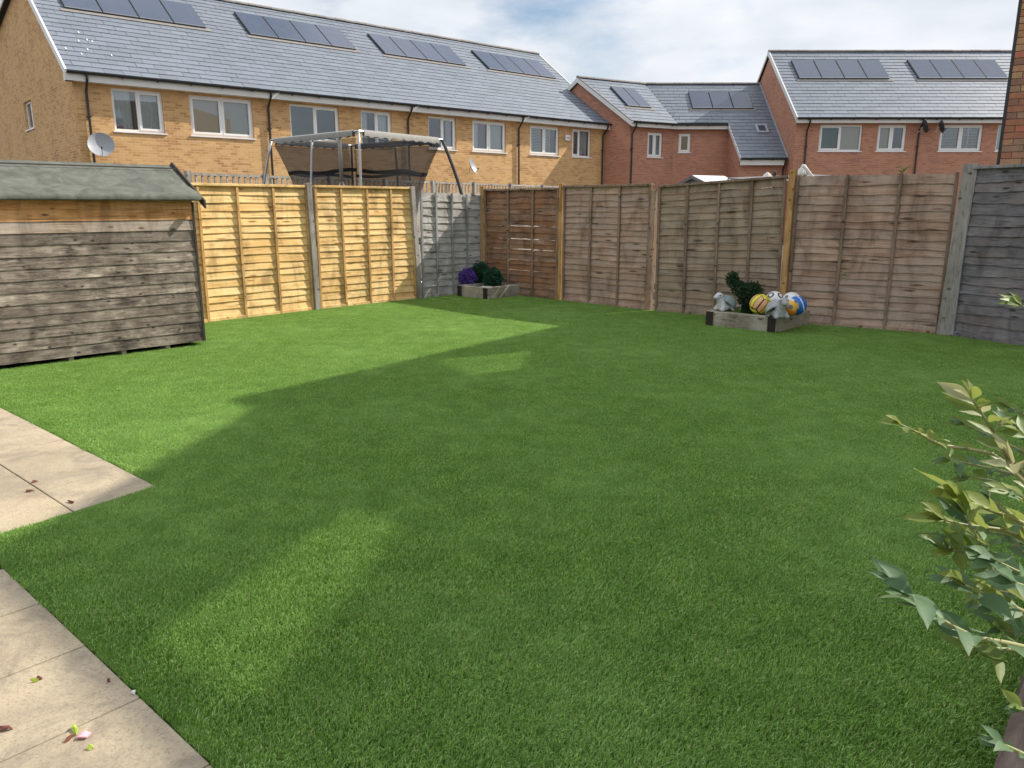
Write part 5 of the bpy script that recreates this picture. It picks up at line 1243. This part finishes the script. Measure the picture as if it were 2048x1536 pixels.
def clump(seed, n=820, rad=.115):
    rnd = random.Random(seed); vs = []; fs = []; tint = []
    for _ in range(n):
        r = rad*math.sqrt(rnd.random()); a = rnd.uniform(0,2*math.pi); x, y = r*math.cos(a), r*math.sin(a); h = rnd.uniform(.013,.025); wd = rnd.uniform(.0009,.0016)
        az = rnd.uniform(0,2*math.pi); le = rnd.uniform(.1,.75); dx, dy = math.cos(az)*le+.18, math.sin(az)*le-.12; sx, sy = -math.sin(az)*wd, math.cos(az)*wd
        k = len(vs); t = rnd.random()
        vs += [(x-sx,y-sy,-.004), (x+sx,y+sy,-.004), (x+dx*h*.35+sx*.9,y+dy*h*.35+sy*.9,h*.6), (x+dx*h*.35-sx*.9,y+dy*h*.35-sy*.9,h*.6), (x+dx*h,y+dy*h,h*(1-.25*le))]
        fs += [(k,k+1,k+2,k+3), (k+3,k+2,k+4)]; tint += [t]*5
    me = bpy.data.meshes.new('grass_clump'); me.from_pydata(vs, [], fs); me.materials.append(M['blade']); at = me.attributes.new('tint', 'FLOAT', 'POINT'); at.data.foreach_set('value', tint); me.update(); return me
NCL = 5
cl_col = bpy.data.collections.new('grass_clumps')
for i in range(NCL): cl_col.objects.link(bpy.data.objects.new('grass_clump', clump(100+i)))
rg = random.Random(3); gp = []; holes = []
def quad_of(a, f, g_, lf, lg): return [tuple((a).xy), tuple((a+f*lf).xy), tuple((a+f*lf+g_*lg).xy), tuple((a+g_*lg).xy)]
holes += [quad_of(*PQ2,.95,1.0), quad_of(*PQ1,.72,.84), [tuple(sf.pt(-.1,.0,0).xy), tuple(sf.pt(SLn-.02,.0,0).xy), tuple(sf.pt(SLn-.02,-SD,0).xy), tuple(sf.pt(-.1,-SD,0).xy)], [tuple(o.xy), tuple((o+bu*2.6).xy), tuple((o+bu*2.6+bn*2).xy), tuple((o+bn*2).xy)]]
fills = [quad_of(a_+f_*.12+g_*.12,f_,g_,lf,lg) for (a_, f_, g_), lf, lg in ((PQ2,.71,.76), (PQ1,.48,.6))]
def edge_dist(x, y, P):
    d = 9
    for a, b in zip(P, P[1:]+P[:1]):
        ex, ey = b[0]-a[0], b[1]-a[1]; l2 = ex*ex+ey*ey
        if l2 == 0: continue
        t = max(0, min(1, ((x-a[0])*ex+(y-a[1])*ey)/l2)); d = min(d, math.hypot(x-a[0]-t*ex, y-a[1]-t*ey))
    return d
st_ = .098; iy = 0; y = .5
hard = [(PA-e1*2.2).xy, PA.xy, PB.xy, PCc.xy, PE.xy, (PE+e1*1.6).xy]
while y < 14.0:
    x = -7.2
    while x < 6.4:
        px_, py_ = x+rg.uniform(-.03,.03), y+rg.uniform(-.03,.03)
        u_ = 1024+FPX*px_/max(.2, py_*math.cos(PITCH)+CAM_H*math.sin(PITCH))
        if -150 < u_ < 2200 and inside(px_,py_,lawn_poly) and not any(inside(px_,py_,h_) for h_ in holes):
            ok = True; sc = 1.
            dmin = 9
            for a, b in zip(hard, hard[1:]):
                ex, ey = b[0]-a[0], b[1]-a[1]; t = max(0, min(1, ((px_-a[0])*ex+(py_-a[1])*ey)/(ex*ex+ey*ey))); dmin = min(dmin, math.hypot(px_-a[0]-t*ex, py_-a[1]-t*ey))
            if dmin < .102:
                if dmin < .03: ok = False
                else: sc = dmin/.115
            if ok: gp.append((px_, py_, 0., sc))
        x += st_
    y += st_*.87; x0_ = 0
for a, b in zip(hard, hard[1:]):                                 # small tufts right up to the slab edges
    d = V((b[0]-a[0], b[1]-a[1], 0)); L_ = d.length; d.normalize(); nrm = V((-d.y,d.x,0))
    if not inside(a[0]+d.x*L_/2+nrm.x*.05, a[1]+d.y*L_/2+nrm.y*.05, lawn_poly): nrm = -nrm
    k = 0
    while k < L_: gp.append((a[0]+d.x*k+nrm.x*.034, a[1]+d.y*k+nrm.y*.034, 0., .27+rg.uniform(-.03,.05))); k += .022
    k = 0
    while k < L_: gp.append((a[0]+d.x*k+nrm.x*.075, a[1]+d.y*k+nrm.y*.075, 0., .55+rg.uniform(-.03,.05))); k += .05
for P in fills:
    xs = [q[0] for q in P]; ys = [q[1] for q in P]; yy = min(ys)
    while yy < max(ys):
        xx = min(xs)
        while xx < max(xs):
            if inside(xx,yy,P): gp.append((xx,yy,.15,.8))
            xx += .08
        yy += .07
gm = bpy.data.meshes.new('grass'); gm.from_pydata([g_[:3] for g_ in gp], [], [])
at = gm.attributes.new('scl', 'FLOAT', 'POINT'); at.data.foreach_set('value', [g_[3]*rg.uniform(.95,1.08) for g_ in gp])
at = gm.attributes.new('yaw', 'FLOAT_VECTOR', 'POINT'); at.data.foreach_set('vector', [c for g_ in gp for c in (0, 0, rg.uniform(-.9,.9))])
grass = bpy.data.objects.new('grass', gm); COL.objects.link(grass); tag(grass, 'short green artificial turf blades covering the lawn', 'grass', kind='stuff')
ng = bpy.data.node_groups.new('grass_scatter', 'GeometryNodeTree'); ng.interface.new_socket('Geometry', in_out='INPUT', socket_type='NodeSocketGeometry'); ng.interface.new_socket('Geometry', in_out='OUTPUT', socket_type='NodeSocketGeometry')
gi = ng.nodes.new('NodeGroupInput'); go = ng.nodes.new('NodeGroupOutput'); ip = ng.nodes.new('GeometryNodeInstanceOnPoints'); ci = ng.nodes.new('GeometryNodeCollectionInfo')
ci.inputs[0].default_value = cl_col; ci.inputs['Separate Children'].default_value = True; ip.inputs['Pick Instance'].default_value = True
na = ng.nodes.new('GeometryNodeInputNamedAttribute'); na.data_type = 'FLOAT'; na.inputs[0].default_value = 'scl'; nb_ = ng.nodes.new('GeometryNodeInputNamedAttribute'); nb_.data_type = 'FLOAT_VECTOR'; nb_.inputs[0].default_value = 'yaw'
er = ng.nodes.new('FunctionNodeEulerToRotation')
rv_ = ng.nodes.new('FunctionNodeRandomValue'); rv_.data_type = 'INT'; rv_.inputs[4].default_value = 0; rv_.inputs[5].default_value = NCL-1
k = ng.links.new
k(gi.outputs[0], ip.inputs['Points']); k(ci.outputs[0], ip.inputs['Instance']); k(rv_.outputs[2], ip.inputs['Instance Index']); k(nb_.outputs[0], er.inputs[0]); k(er.outputs[0], ip.inputs['Rotation']); k(na.outputs[0], ip.inputs['Scale']); k(ip.outputs[0], go.inputs[0])
md = grass.modifiers.new('scatter', 'NODES'); md.node_group = ng
print('grass clumps', len(gp), 'leaves', sum(1 for c in shrub.children if c.name.startswith('leaf')))
